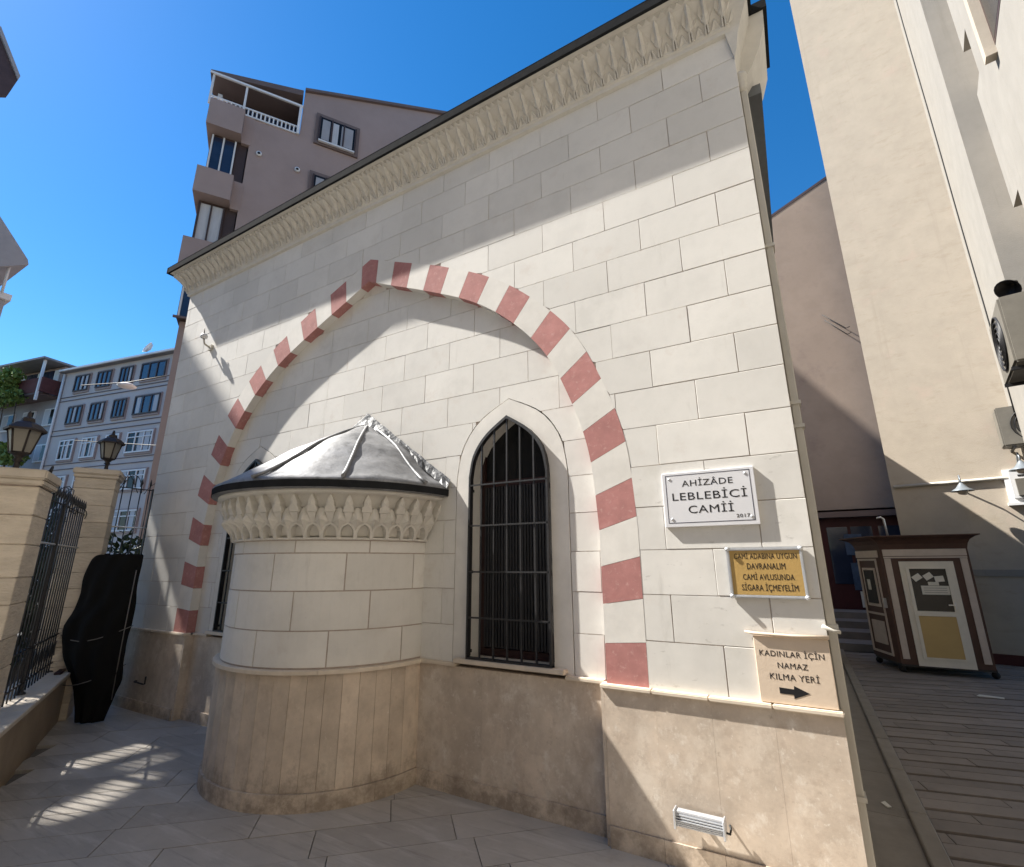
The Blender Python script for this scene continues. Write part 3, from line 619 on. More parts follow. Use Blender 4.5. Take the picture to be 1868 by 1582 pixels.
# ================================================================== FENCE, PILLARS
FD = Vector((-.884, .468)); FN = Vector((.468, .884)); FP = Vector((-8.3, -.387))
def fpt(a, b): return FP-FD*a+FN*b      # a metres back towards the camera, b outward to the courtyard
w = thing('fence_wall', 'low tan stone wall carrying the iron fence on the left', 'wall')
for i in range(9):
    a0 = .0+i*.85; MB().obox(FP.to_3d(), -FD, FN, a0+.001, a0+.849, -.34, 0+random.uniform(-.001, .001), -.03, .50).build('wall_slab', 'basewall', w)
    bevel(MB().obox(FP.to_3d(), -FD, FN, a0-.0+.001, a0+.849, -.37, .04, .50, .545).build('coping_slab', 'cap', w), .006, 1)
def pillar(cx, cy, ht, half, label):
    p = thing('pillar', label, 'pillar', 'stone pillars of the courtyard fence'); P = Vector((cx, cy, 0))
    MB().obox(P, FD, FN, -half+.01, half-.01, -half+.01, half-.01, -.03, ht-.01).build('core', 'joint', p)
    z = .0; k = 0
    while z < ht-.14:
        h_ = random.choice((.19, .215, .24)); z1 = min(ht-.12, z+h_)
        o = MB().obox(Vector((0, 0, 0)), FD, FN, -half-random.uniform(0, .006), half+random.uniform(0, .006), -half-random.uniform(0, .006), half+random.uniform(0, .006), z+.002, z1-.002).build('stone_course', 'fencestone', p); o.location = (cx, cy, 0); bevel(o, .006, 1); z = z1
    bevel(MB().obox(P, FD, FN, -half-.025, half+.025, -half-.025, half+.025, ht-.12, ht-.075).build('cap_moulding', 'cap', p), .01, 2)
    bevel(MB().obox(P, FD, FN, -half-.038, half+.038, -half-.038, half+.038, ht-.075, ht).build('cap_slab', 'cap', p), .012, 2)
    return p
pillar(-5.27, -2.22, 2.47, .21, 'near honey stone pillar with lantern at the left edge')
pillar(-8.0, -.70, 2.98, .205, 'far honey stone pillar with thin pale pipe strapped to it')
def lantern(x, y, z, k, label):
    L = thing('lantern', label, 'lantern', 'black lanterns on the stone pillars', loc=(x, y, z))
    MB().lathe([(.09*k, 0), (.09*k, .02*k), (.03*k, .04*k), (.025*k, .12*k), (.05*k, .14*k), (.03*k, .16*k), (.06*k, .2*k), (.10*k, .22*k)], (0, 0, 0), 10).build('stem', 'bronze', L)
    n = 6; zb, zt, rb, rt_ = .225*k, .50*k, .095*k, .155*k
    for i in range(n):
        a0, a1 = 2*math.pi*i/n, 2*math.pi*(i+1)/n
        q = [(rb*math.cos(a0), rb*math.sin(a0), zb), (rb*math.cos(a1), rb*math.sin(a1), zb), (rt_*math.cos(a1), rt_*math.sin(a1), zt), (rt_*math.cos(a0), rt_*math.sin(a0), zt)]
        MB().add([Vector(p)*1 for p in q]+[Vector((p[0]*.96, p[1]*.96, p[2])) for p in q], [(0, 1, 2, 3), (7, 6, 5, 4)]).build('pane', 'lampglass', L)
        MB().tube([q[0], q[3]], .011*k, 5).build('glazing_bar', 'bronze', L)
    MB().lathe([(.10*k, .215*k), (.10*k, .235*k), (0, .235*k)], (0, 0, 0), 6).build('base_ring', 'bronze', L)
    MB().lathe([(.20*k, .49*k), (.205*k, .515*k), (.13*k, .585*k), (.07*k, .615*k), (.06*k, .66*k), (.025*k, .68*k), (.02*k, .73*k), (0, .76*k)], (0, 0, 0), 6, sm=False).build('hood', 'bronze', L)
    return L
lantern(-5.10, -2.26, 2.45, .64, 'large black lantern on the near pillar at the left edge')
lantern(-7.95, -.67, 2.98, .76, 'small black lantern on the far pillar by the wall')
def fence(P, Q, z0, z1, zr, n, label, waves):
    f = thing('iron_fence', label, 'fence', 'black iron fence panels'); P = Vector(P); Q = Vector(Q); d = (Q-P).normalized(); w_ = Vector((-d.y, d.x)); L = (Q-P).length
    for k in range(n):
        p = P+(Q-P)*((k+.5)/n); r = .009
        r = .0075; m = MB().tube([(p.x, p.y, z0), (p.x, p.y, z1-.06)], r, 5); m.tube([(p.x, p.y, z1-.07), (p.x, p.y, z1-.03), (p.x, p.y, z1+.04)], [.008, .016, .002], 5)
        m.build('picket', 'iron', f)
        if k % 2 == 0:
            c = [(p.x+d.x*.05*math.sin(t), p.y+d.y*.05*math.sin(t), z0+.26+.09*math.cos(t)) for t in [2*math.pi*j/12 for j in range(13)]]
            MB().tube(c, .006, 4, cap=False).build('scroll_ring', 'iron', f)
    for z, mm, r in ((z0+.10, 'iron', .011), (z0+.42, 'iron', .011), (zr, 'alu' , .011), (z1-.12, 'iron', .008)):
        MB().tube([(P.x, P.y, z), (Q.x, Q.y, z)], r, 6).build('rail', mm, f)
    for k in range(waves):
        s = random.uniform(.0, .8); p0 = P+(Q-P)*s; hh = random.uniform(.12, .28); ll = random.uniform(.2, .5)
        pts = [(p0.x+d.x*ll*t+w_.x*.05*math.sin(6*t+k), p0.y+d.y*ll*t+w_.y*.05*math.sin(6*t+k), z1-.18+hh*math.sin(math.pi*t)) for t in [j/8 for j in range(9)]]
        MB().tube(pts, .005, 4).build('wire_loop', 'iron', f)
    for k in range(3):
        p = P+(Q-P)*(.06+.44*k); MB().obox(p.to_3d(), d, w_, -.02, .02, -.02, .02, z0-.02, z1-.1).build('post', 'iron', f); MB().lathe([(.05, 0), (.045, .03), (.02, .05)], (p.x, p.y, z0-.025), 8).build('foot', 'iron', f)
    return f
pa, pb = fpt(3.25, -.17), fpt(.42, -.17)
fence(pa, pb, .55, 2.50, 1.97, 24, 'black iron fence panel between the two stone pillars', 7)
fence((-8.20, -.50), (-8.22, .62), .30, 2.95, 2.28, 10, 'black iron fence panel between far pillar and mosque wall', 6)
s = tag(MB().tube([(-7.80, -.60, 2.62), (-7.83, -.585, 1.75), (-7.76, -.55, 1.55), (-7.6, -.5, 1.50)], .014, 8).build('conduit_pipe', 'framew'), 'thin white pipe running down the far stone pillar', 'pipe')
s = tag(MB().tube([(-5.28, -2.0, 2.49), (-5.30, -1.99, 2.55), (-5.36, -1.985, 2.52), (-5.40, -1.983, 2.2), (-5.41, -1.983, 1.9)], .010, 6).build('lantern_cable', 'wire'), 'grey cable looping over the near pillar cap', 'cable')
s = tag(bevel(MB().obox(fpt(.75, -.06).to_3d(), FD, FN, -.13, .13, -.035, .035, .546, .572).build('timber_offcut', 'wood_in'), .008, 1), 'dark piece of wood lying on the low wall coping', 'wood')
# black tarpaulin hung between pillar and wall
PA, PB = Vector((-7.79, -.78)), Vector((-7.02, -.29))
tp = thing('covered_bundle', 'black tarpaulin tied over a bundle in the corner beside the far pillar', 'tarpaulin')
rows = [(.02, .37, .72), (.16, .34, .75), (.31, .28, .80), (.46, .23, .86), (.70, .08, .85), (.88, .0, .83), (1.06, -.03, .83), (1.25, .07, .85), (1.44, .11, .84), (1.64, .10, .83), (1.80, .13, .82), (1.87, .18, .82), (1.89, .24, .80)]
m = MB(); nu = 20; vs = []
pr_ = cr([(r[0], r[1]) for r in rows], 3); pr2 = cr([(r[0], r[2]) for r in rows], 3)
for (z, l), (_, r) in zip(pr_, pr2):
    for i in range(nu+1):
        t = i/nu; s_ = l+(r-l)*t; p = PA+(PB-PA)*s_; nrm = Vector((.57, -.82))
        bl = .11*math.sin(math.pi*t)**.7+.024*abs(math.sin(t*9+z*3.5))+.016*math.sin(t*19-z*7)+.010*abs(math.sin(t*26+z*11))
        bl *= .75+.35*math.sin(z*2.0); vs.append((p.x+nrm.x*bl, p.y+nrm.y*bl, max(z, .02)))
nr = len(pr_)
fs = [(j*(nu+1)+i, j*(nu+1)+i+1, (j+1)*(nu+1)+i+1, (j+1)*(nu+1)+i) for j in range(nr-1) for i in range(nu)]
o = m.add(vs, fs, True).build('tarpaulin', 'tarp', tp); md = o.modifiers.new('s', 'SOLIDIFY'); md.thickness = .03; md.offset = -1
for zz, za in ((.95, 1.05), (.45, .62)):
    pts = []
    for i in range(9):
        t = i/8; p = PA+(PB-PA)*(-.04+.90*t); pts.append((p.x+.57*(.01+.135*math.sin(math.pi*t)), p.y-.82*(.01+.135*math.sin(math.pi*t)), zz+(za-zz)*t-.1*math.sin(math.pi*t)))
    MB().tube(pts, .006, 5).build('rope', 'rope', tp)
MB().tube([(-7.14, -.44, .25), (-7.10, -.46, 1.0), (-7.13, -.44, 1.7)], .006, 5).build('rope', 'rope', tp)
# ================================================================== RIGHT LANE
lane = MB().add([(.10, -3, -.045), (6, -3, -.045), (6, 9.5, -.045), (.10, 9.5, -.045)], [(0, 1, 2, 3)]).build('lane_paving', 'groove', None, 'structure')
LU = Vector((.9775, .211)); LV = Vector((-.211, .9775)); LP = Vector((.56, -1.6)); LA = math.atan2(.211, .9775)
cnt = 0
for j in range(0, 62):
    w0 = .175; v0 = j*w0; off = (j*37 % 11)/11*1.1
    for i in range(-2, 6):
        u0 = i*1.15-off; a, b = u0+.004, u0+1.146
        gap = .040 if j % 2 else .005
        q = [LP+LU*x+LV*y for x, y in ((a, v0+.004), (b, v0+.004), (b, v0+w0-gap), (a, v0+w0-gap))]
        P = clip_poly([tuple(p) for p in q], -1, 0, -.565-.0); P = clip_poly(P, 1, 0, 4.2) if len(P) > 2 else P; P = clip_poly(P, 0, 1, 9.2) if len(P) > 2 else P
        if len(P) < 3 or cnt > 295: continue
        c = sum((Vector(p) for p in P), Vector((0, 0)))/len(P)
        if c.y < .1 or c.x > 1.2+.33*(c.y+3.5): continue
        o = MB().prism_z([tuple(Matrix.Rotation(-LA, 2) @ (Vector(p)-c)) for p in P], -.045, -.004+random.uniform(-.002, .002)).build('lane_slab', 'lane', lane); o.location = (c.x, c.y, 0); o.rotation_euler.z = LA; cnt += 1
kb = MB().box(.445, .56, -2, 9.4, -.05, -.03).build('lane_kerb', 'mortar', None, 'structure')
for i in range(12):
    bevel(MB().box(.447, .558, -1.2+i*.88+.002, -1.2+(i+1)*.88-.002, -.04, .018).build('kerb_stone', 'kerb', kb), .008, 1)
    MB().box(.185, .444, -1.2+i*.88+.002, -1.2+(i+1)*.88-.002, -.05, -.032).build('channel_stone', 'kerb', kb)
    MB().box(.112, .183, -1.2+i*.88+.002, -1.2+(i+1)*.88-.002, -.05, -.012).build('edge_stone', 'kerb', kb)
# steps at the back
st = thing('back_steps', 'dark stone steps rising to the red booth at the lane end', 'steps')
for k in range(4): MB().box(.12, 2.9, 9.6+k*.75, 12.9, -.045+k*.15, .105+k*.15).build('step', 'lane', st)
# kiosk
K = thing('kiosk', 'brown and cream wheeled guard kiosk with ochre-panelled white door', 'kiosk')
kp = [(1.25, 7.22), (2.42, 7.24), (2.49, 7.85), (2.40, 8.45), (1.15, 8.45), (.97, 8.08)]
MB().prism_z(kp, .14, 2.0).build('body', 'brownk', K)
def ring(sc, z): 
    c = Vector((1.83, 7.85)); return [((Vector(p)-c)*sc+c).to_3d()+Vector((0, 0, z)) for p in kp]
m = MB(); rings = [ring(1.0, 1.98), ring(1.03, 2.06), ring(1.08, 2.12), ring(1.18, 2.165), ring(1.27, 2.185), ring(1.27, 2.20), ring(.6, 2.22), ring(.05, 2.225)]; n = len(kp); vs = [v for r in rings for v in r]
m.add(vs, [(i*n+k, i*n+(k+1) % n, (i+1)*n+(k+1) % n, (i+1)*n+k) for i in range(len(rings)-1) for k in range(n)]); m.build('roof', 'brownk', K)
MB().tube([(1.45, 7.6, 2.2), (1.44, 7.6, 2.52), (1.40, 7.58, 2.55), (1.34, 7.56, 2.54)], .018, 6).build('vent_pipe', 'alu', K)
def kbox(f, a0, a1, z0, z1, d0, d1, name, m, parent=None):   # on facet f of the kiosk
    p = Vector(kp[f-1]); q = Vector(kp[f]); u_ = (q-p).normalized(); o_ = Vector((u_.y, -u_.x))
    return MB().obox(p.to_3d(), u_, o_, a0, a1, d0, d1, z0, z1).build(name, m, parent or K)
FWd = (Vector(kp[1])-Vector(kp[0])).length
kbox(1, .03, FWd-.03, 1.86, 1.97, .0, .025, 'fascia_strip', 'creamk'); kbox(1, .03, FWd-.03, 1.825, 1.85, .0, .015, 'fascia_strip', 'creamk')
kbox(1, .035, .125, .22, 1.82, 0, .016, 'cream_strip', 'creamk'); kbox(1, FWd-.125, FWd-.035, .22, 1.82, 0, .016, 'cream_strip', 'creamk')
dr = kbox(1, .225, FWd-.225, .13, 1.77, .0, .022, 'door', 'whitek'); dw = FWd-.45
kbox(1, .345, FWd-.345, .98, 1.65, .019, .026, 'glass_pane', 'glass', dr); kbox(1, .345, FWd-.345, .27, .90, .019, .028, 'door_panel', 'ochre', dr)
for (a0, a1, z0, z1) in ((.300, .345, .24, 1.68), (FWd-.345, FWd-.300, .24, 1.68), (.345, FWd-.345, 1.65, 1.68), (.345, FWd-.345, .905, .975), (.345, FWd-.345, .24, .268)): kbox(1, a0, a1, z0, z1, .022, .036, 'door_rail', 'whitek', dr)
kbox(1, FWd-.330, FWd-.312, 1.02, 1.12, .036, .044, 'handle_plate', 'alu', dr); kbox(1, FWd-.41, FWd-.315, 1.075, 1.092, .044, .062, 'handle', 'alu', dr)
for z in (.4, 1.05, 1.6): kbox(1, .288, .298, z, z+.06, .022, .034, 'hinge', 'whitek', dr)
kbox(1, .46, .82, 1.24, 1.38, .0265, .029, 'paper_notice', 'paper', dr); kbox(1, .56, .70, 1.385, 1.44, .0265, .029, 'paper_notice', 'paper', dr)
for i, (a, z, r_) in enumerate(((.43, 1.51, .6), (.58, 1.53, .55), (.72, 1.49, .1))):
    o = kbox(1, -.06, .06, -.045, .045, .0265, .029, 'paper_notice', 'paper', dr)
    p = Vector(kp[0]); q = Vector(kp[1]); u_ = (q-p).normalized(); c = p+u_*a; b0 = p.to_3d()
    o.matrix_local = Matrix.Translation((c.x, c.y, z)) @ Matrix.Rotation(r_, 4, Vector((u_.y, -u_.x, 0))) @ Matrix.Translation(-b0)
for k in range(3): kbox(1, .49, .79, 1.34-k*.035, 1.346-k*.035, .0292, .0298, 'print_line', 'ink', dr)
# left facet (kp[5] -> kp[0]) 
p5, p0 = Vector(kp[5]), Vector(kp[0]); uu = (p0-p5).normalized(); oo = Vector((uu.y, -uu.x)); LWd = (p0-p5).length
def lbox(a0, a1, z0, z1, d0, d1, name, m, parent=None): return MB().obox(p5.to_3d(), uu, oo, a0, a1, d0, d1, z0, z1).build(name, m, parent or K)
lbox(.03, LWd-.10, 1.84, 1.96, 0, .025, 'fascia_strip', 'creamk')
for a0, a1, z0, z1 in ((.04, .075, .22, 1.82), (LWd-.22, LWd-.185, .22, 1.82), (.075, LWd-.22, 1.785, 1.82), (.075, LWd-.22, .86, .895), (.075, LWd-.22, .22, .255)): lbox(a0, a1, z0, z1, 0, .018, 'cream_strip', 'creamk')
wn = lbox(.16, LWd-.29, 1.0, 1.66, 0, .014, 'side_window', 'creamk'); lbox(.21, LWd-.34, 1.05, 1.62, .012, .020, 'glass_pane', 'glass', wn); lbox(.30, LWd-.50, 1.28, 1.46, .0205, .023, 'paper_notice', 'paper', wn)
lbox(.17, LWd-.31, .38, .76, 0, .014, 'lower_panel', 'creamk'); lbox(LWd-.13, LWd-.10, 1.0, 1.16, 0, .04, 'handle', 'alu')
for (x, y) in ((1.26, 7.32), (2.42, 7.34), (1.03, 8.05), (2.5, 8.3)):
    MB().lathe([(.0, -.02), (.05, -.02), (.055, 0), (.05, .02), (0, .02)], (0, 0, 0), 12).build('castor', 'black', K).matrix_local = Matrix.Translation((x, y, .056)) @ Matrix.Rotation(math.pi/2, 4, 'X')
    MB().box(x-.025, x+.025, y-.025, y+.025, .09, .14).build('castor_fork', 'iron', K)
MB().prism_z([((p[0]-1.83)*.98+1.83, (p[1]-7.85)*.98+7.85) for p in kp], .105, .138).build('chassis', 'iron', K)
# litter on the lane
tag(MB().prism_z([(1.85, 5.9), (2.12, 5.86), (2.14, 5.95), (1.9, 6.0)], .0, .006).build('paper_scrap', 'paper'), 'white paper scrap on the lane in front of the kiosk', 'litter')
tag(MB().prism_z([(.30, 1.62), (.335, 1.55), (.36, 1.57), (.33, 1.66)], -.03, -.022).build('paper_scrap', 'paper'), 'small white scrap lying in the lane gutter channel', 'litter')
# red booth under the mauve building
B = thing('red_booth', 'dark red glazed booth with posters behind the kiosk', 'booth')
MB().box(.55, 2.9, 12.75, 14.2, .5, 2.95).build('body', 'redshop', B); MB().box(.35, 3.0, 12.45, 14.3, 2.95, 3.1).build('roof', 'brownd', B)
for i, x in enumerate((.78, 1.33, 1.95)): MB().box(x, x+.48, 12.73, 12.748, 1.2, 2.7).build('pane', 'glassb', B)
MB().box(1.20, 1.62, 12.71, 12.728, 1.05, 1.75).build('poster', 'poster', B); MB().box(1.30, 1.70, 12.705, 12.72, .62, 1.02).build('paper_notice', 'paper', B); MB().box(1.15, 1.55, 12.71, 12.728, 1.95, 2.5).build('poster', 'poster', B)
# mauve building behind
V = thing('mauve_building', 'tall mauve rendered building wall behind the kiosk', 'building')
n = 9; MB().prism_y([(-1.2, -.05), (6, -.05), (6, 15.6), (2.4, 13.85), (.69, 13.05), (-1.2, 12.15)], 14.3, 20).prism_y([(-1.2, 3.2), (6, 3.2), (6, 15.6), (2.4, 13.85), (.69, 13.05), (-1.2, 12.15)], 13.0, 14.3).build('wall', 'mauve', V)
MB().prism_y([(-1.25, 12.12), (.69, 13.06), (2.4, 13.86), (6, 15.6), (6, 15.7), (2.4, 13.96), (.69, 13.16), (-1.25, 12.22)], 12.99, 14.5).build('roof_edge', 'eaveb', V)
for a, b in (((1.62, 9.15), (2.15, 8.55)), ((1.66, 8.95), (2.15, 8.35))):
    tag(MB().tube([(a[0], 12.95, a[1]), (b[0], 12.93, b[1]), (b[0]+.1, 12.93, b[1]+.03)], .012, 5).build('loose_cable', 'wire'), 'upper of two short dark wires on the mauve wall' if a[1] > 9 else 'lower of two short dark wires on the mauve wall', 'cable')
# ================================================================== CREAM BUILDING (right)
CB = thing('cream_building', 'tall cream stucco apartment building filling the right edge', 'building')
D1 = Vector((-.984, .18)); N1 = Vector((-.18, -.984)); A1p = Vector((3.1, 8.9)); E2 = Vector((3.847, 8.763)); TOP = 24
DS = Vector((-.18, -.984)); NS = Vector((-.984, .18))
a_edge = (Vector((1.87, 9.125))-E2).dot(D1)
f1 = MB().obox(E2.to_3d(), D1, N1, 0, a_edge, -3, 0, -.05, TOP).build('front_wall', 'cream', CB)
MB().obox(E2.to_3d(), D1, N1, -.2, a_edge-.02, 0, .02, 1.50, 1.62).build('dado_band', 'cream_w', CB)
MB().obox(E2.to_3d(), D1, N1, -.2, a_edge-.02, 0, .05, -.04, .17).build('red_base', 'redshop', CB)
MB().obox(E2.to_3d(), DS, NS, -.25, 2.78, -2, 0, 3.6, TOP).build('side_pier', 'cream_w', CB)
MB().obox(E2.to_3d(), DS, NS, 2.4, 3.0, -3, -1.0, 3.6, TOP).build('recess_jamb', 'cream', CB)
MB().obox(E2.to_3d(), DS, NS, 2.5, 5.4, -3, -1.3, 3.6, TOP).build('recess_back', 'cream', CB)
g0 = (Vector((2.966, 3.95))-E2).dot(DS)
MB().obox(E2.to_3d(), DS, NS, g0, g0+13.5, -2, 0, 3.3, TOP).build('side_pier', 'cream_w', CB)  # near pier; its unseen run past the camera is added for warm bounce
MB().obox(E2.to_3d(), DS, NS, g0-1.2, g0+13.5, -3.2, -1.3, -.05, 4.3).build('ground_floor_wall', 'cream', CB)
MB().box(-14, 1.2, -11.5, -9.5, -.05, 13).build('sky_blocker', 'cream', CB)  # unseen block added behind the camera to hold back blue skylight
MB().obox(E2.to_3d(), DS, NS, -.25, g0+3.2, -2.2, -.12, 3.3, 3.62).build('first_slab', 'cream', CB)
for k in range(6):
    z0 = 6.72+k*2.9
    pan = MB().obox(E2.to_3d(), DS, NS, 2.78, g0+.02, -1.2, -.42, z0-.1, z0+2.02).build('balcony_parapet', 'cream', CB)
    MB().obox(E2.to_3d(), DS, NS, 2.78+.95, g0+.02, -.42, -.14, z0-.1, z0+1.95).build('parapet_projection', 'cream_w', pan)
    MB().obox(E2.to_3d(), DS, NS, 2.9, g0-.1, -1.26, -1.24, z0+2.1, z0+2.75).build('balcony_window', 'framed', CB)
for k in range(5):     # small windows on the near pier
    z0 = 7.6+k*2.9; w_ = MB().obox(E2.to_3d(), DS, NS, g0+.95, g0+1.6, -.02, .004, z0, z0+1.3).build('window', 'framed', CB); MB().obox(E2.to_3d(), DS, NS, g0+1.0, g0+1.55, -.0, .006, z0+.05, z0+1.25).build('pane', 'glass', w_)
    MB().obox(E2.to_3d(), DS, NS, g0+.82, g0+.95, 0, .10, z0-.1, z0+1.4).build('window_reveal', 'cream', CB)
def on1(a, z, b): p = E2+D1*a+N1*b; return (p.x, p.y, z)
pts = [on1(0+.02, 15, .0)]
cb = [(E2+DS*(.5+.02*math.sin(z*1.3)+.05*(10-z)/10)+NS*.012).to_3d()+Vector((0, 0, z)) for z in [4.2+.8*k for k in range(20)]]
MB().tube(cb, .011, 5).build('cable', 'wire', CB)
tag(MB().tube([on1(a_edge-.05, 3.265, .035), on1(0, 3.27, .035), on1(-.3, 3.27, .035)], .03, 8).build('wall_conduit', 'pipe'), 'cream conduit running level across the sunlit cream wall', 'conduit')
def gooseneck(P, out, label, k=1.0):
    L = thing('wall_lamp', label, 'lamp', 'grey gooseneck wall lamps'); o_ = Vector((out[0], out[1], 0)).normalized(); P = Vector(P)
    pts = [P+o_*(.30*k*math.sin(t))*1+Vector((0, 0, .22*k*(1-math.cos(t))*.5+.05)) for t in [math.pi*.5*j/6 for j in range(7)]]
    pts = [P]+[P+o_*.10*k+Vector((0, 0, .10*k)), P+o_*.22*k+Vector((0, 0, .22*k)), P+o_*.33*k+Vector((0, 0, .25*k)), P+o_*.40*k+Vector((0, 0, .18*k)), P+o_*.41*k+Vector((0, 0, .08*k))]
    MB().tube(pts, .013*k, 8).build('arm', 'steel', L); C_ = P+o_*.41*k
    MB().lathe([(.02*k, .10*k), (.05*k, .06*k), (.09*k, .0), (.17*k, -.05*k), (.175*k, -.062*k), (.165*k, -.055*k), (.08*k, -.01*k)], tuple(C_), 20).build('shade', 'steel', L)
    MB().lathe([(.085*k, -.03*k), (.085*k, -.07*k), (.06*k, -.115*k), (0, -.13*k)], tuple(C_), 14).build('bulb_globe', 'bulb', L)
    MB().lathe([(.04*k, 0), (.04*k, .02*k), (0, .02*k)], (0, 0, 0), 10).build('wall_rose', 'steel', L).matrix_local = Matrix.Translation(P) @ Vector((0, 0, 1)).rotation_difference(o_).to_matrix().to_4x4()
gooseneck(on1(.95, 3.10, 0), N1, 'grey gooseneck lamp above the kiosk on the cream wall', 1.0)
gooseneck(on1(.10, 3.40, 0), N1, 'grey gooseneck lamp at the right edge beside the white box', 1.05)
bx = thing('wall_box', 'white louvred box window on the cream wall at right edge', 'vent')
c_ = -.05
MB().obox(E2.to_3d(), D1, N1, -.35, .33, 0, .05, 2.80, 3.42).build('outer_frame', 'framew', bx); MB().obox(E2.to_3d(), D1, N1, -.30, .26, .05, .12, 2.88, 3.36).build('inner_frame', 'framew', bx)
MB().obox(E2.to_3d(), D1, N1, -.26, .20, .12, .20, 2.92, 3.22).build('box_body', 'acb', bx); MB().obox(E2.to_3d(), D1, N1, -.37, .36, .0, .10, 2.755, 2.80).build('sill', 'framew', bx)
MB().obox(E2.to_3d(), D1, N1, -.2, .15, .119, .126, 3.27, 3.30).build('slot', 'black', bx)
def acunit(P, u_, o_, w_, d_, h_, label):
    a = thing('condenser_unit', label, 'air conditioner', 'air conditioner units on the cream wall'); P = Vector(P)
    bevel(MB().obox(P, u_, o_, 0, w_, .12, .12+d_, P.z, P.z+h_).build('casing', 'acb', a), .02, 2)
    c = P+Vector((u_[0], u_[1], 0))*w_*.5+Vector((o_[0], o_[1], 0))*(.12+d_)
    ax = Vector((o_[0], o_[1], 0)).normalized(); q = Vector((0, 0, 1)).rotation_difference(ax).to_matrix().to_4x4()
    for r_ in (.42, .34, .26, .18, .10): MB().lathe([(r_*h_-.012, 0), (r_*h_-.012, .02), (r_*h_, .02), (r_*h_, 0)], (0, 0, 0), 20).build('grille_ring', 'black', a).matrix_local = Matrix.Translation((c.x, c.y, P.z+h_*.5)) @ q
    MB().obox(P, u_, o_, .1*w_, .9*w_, .13, .10+d_, P.z-.006, P.z).build('drip_tray', 'acb', a)
    for t in (.15, .85): MB().obox(P, u_, o_, w_*t-.015, w_*t+.015, 0, .14+d_, P.z-.05, P.z-.012).build('bracket', 'black', a)
    MB().tube([P+Vector((u_[0], u_[1], 0))*w_*.7+Vector((o_[0], o_[1], 0))*.3+Vector((0, 0, -.02)), P+Vector((u_[0], u_[1], 0))*w_*.75+Vector((o_[0], o_[1], 0))*.2+Vector((0, 0, -.22)), P+Vector((u_[0], u_[1], 0))*w_*.9+Vector((o_[0], o_[1], 0))*.05+Vector((0, 0, -.15))], .02, 6).build('hose', 'black', a)
q_ = E2+DS*4.55
acunit((q_.x, q_.y, 3.85), DS, NS, 1.0, .42, .78, 'large upper air conditioner unit seen from below at right edge')
q_ = E2+D1*.26
acunit((q_.x, q_.y, 3.78), -D1, N1, .9, .40, .72, 'lower air conditioner unit on the cream wall at right edge')
sp = thing('siren_horn', 'black horn speaker poking in at the right edge above the units', 'speaker')
q_ = E2+DS*3.5+NS*.0
o = MB().lathe([(.03, 0), (.05, .10), (.13, .22), (.15, .23), (.13, .21), (.02, .09)], (0, 0, 0), 18).build('horn', 'black', sp); o.matrix_local = Matrix.Translation((q_.x-.02, q_.y, 5.6)) @ Vector((0, 0, 1)).rotation_difference(Vector((-.6, -.5, -.6))).to_matrix().to_4x4()
# ================================================================== BACKGROUND BUILDINGS
def frame(P, u):     # facade frame helpers
    u = Vector(u).normalized(); n = Vector((-u.y, u.x)); return Vector((P[0], P[1], 0)), u, n
# pale mauve street building
P0, u0, n0 = frame((-36.9, 12.1), (-.98, -.19))     # n0 points towards the camera side
sb = thing('pale_building', 'pale mauve apartment block with rows of dark and white windows behind the fence', 'building')
MB().obox(P0, u0, n0, -1.2, 11.3, -9, 0, -.05, 16.3).build('wall', 'pinkb', sb)
MB().obox(P0, u0, n0, -1.3, 11.5, -9, .35, 16.3, 16.5).build('roof', 'roofg', sb); MB().obox(P0, u0, n0, 1.2, 4.2, -4, -1, 16.5, 17.3).build('roof_hut', 'brownd', sb)
MB().obox(P0, u0, n0, 5.6, 6.6, -2, -1, 16.5, 17.1).build('chimney', 'fencestone', sb)
for z in (16.0,): MB().obox(P0, u0, n0, -1.25, 11.4, .36, .46, 16.32, 16.46).build('gutter', 'framew', sb)
for (z0, z1, style) in ((14.55, 15.85, 0), (11.95, 13.35, 0), (9.2, 10.72, 1), (6.65, 8.0, 1), (3.9, 5.3, 1)):
    for (b, a) in ((9.68, 8.16), (7.18, 5.72), (4.70, 3.45), (2.50, .10)):
        w_ = MB().obox(P0, u0, n0, a-.09, b+.09, 0, .10, z0-.14, z1+.1).build('window', 'pinkw', sb)
        MB().obox(P0, u0, n0, a, b, .10, .12, z0, z1).build('pane', 'glassb' if style == 0 else 'glass', w_)
        m_ = MB(); nb = 4 if b-a > 2.5 else 3; fm = 'framed' if style == 0 else 'framew'
        for i in range(nb+1): x = a+(b-a)*i/nb; m_.obox(P0, u0, n0, x-.05, x+.05, .12, .17, z0, z1)
        m_.obox(P0, u0, n0, a+.051, b-.051, .121, .169, z1-.1, z1); m_.obox(P0, u0, n0, a+.051, b-.051, .121, .169, z0, z0+.1)
        if style: m_.obox(P0, u0, n0, a+.051, b-.051, .121, .165, z1-.45, z1-.38)
        m_.build('window_frame', fm, w_)
        for i in range(nb):
            if random.random() < (.3 if style == 0 else .6): x = a+(b-a)*(i+random.uniform(.1, .3))/nb; MB().obox(P0, u0, n0, x, x+(b-a)/nb*random.uniform(.4, .65), .1205, .125, z0+.1, z1-.1).build('curtain', 'curtain', w_)
for z in (13.9, 14.2, 11.15, 11.55, 8.5, 8.9): MB().obox(P0, u0, n0, -1.2, 11.3, 0, .06, z, z+.05).build('string_course', 'pinkline', sb)
for a in (-.75, 11.2): MB().tube([tuple(P0+(u0*a+n0*.12).to_3d()+Vector((0, 0, z))) for z in (16.2, 12.5, 8, 3)], .09, 6).build('drainpipe', 'framew', sb)
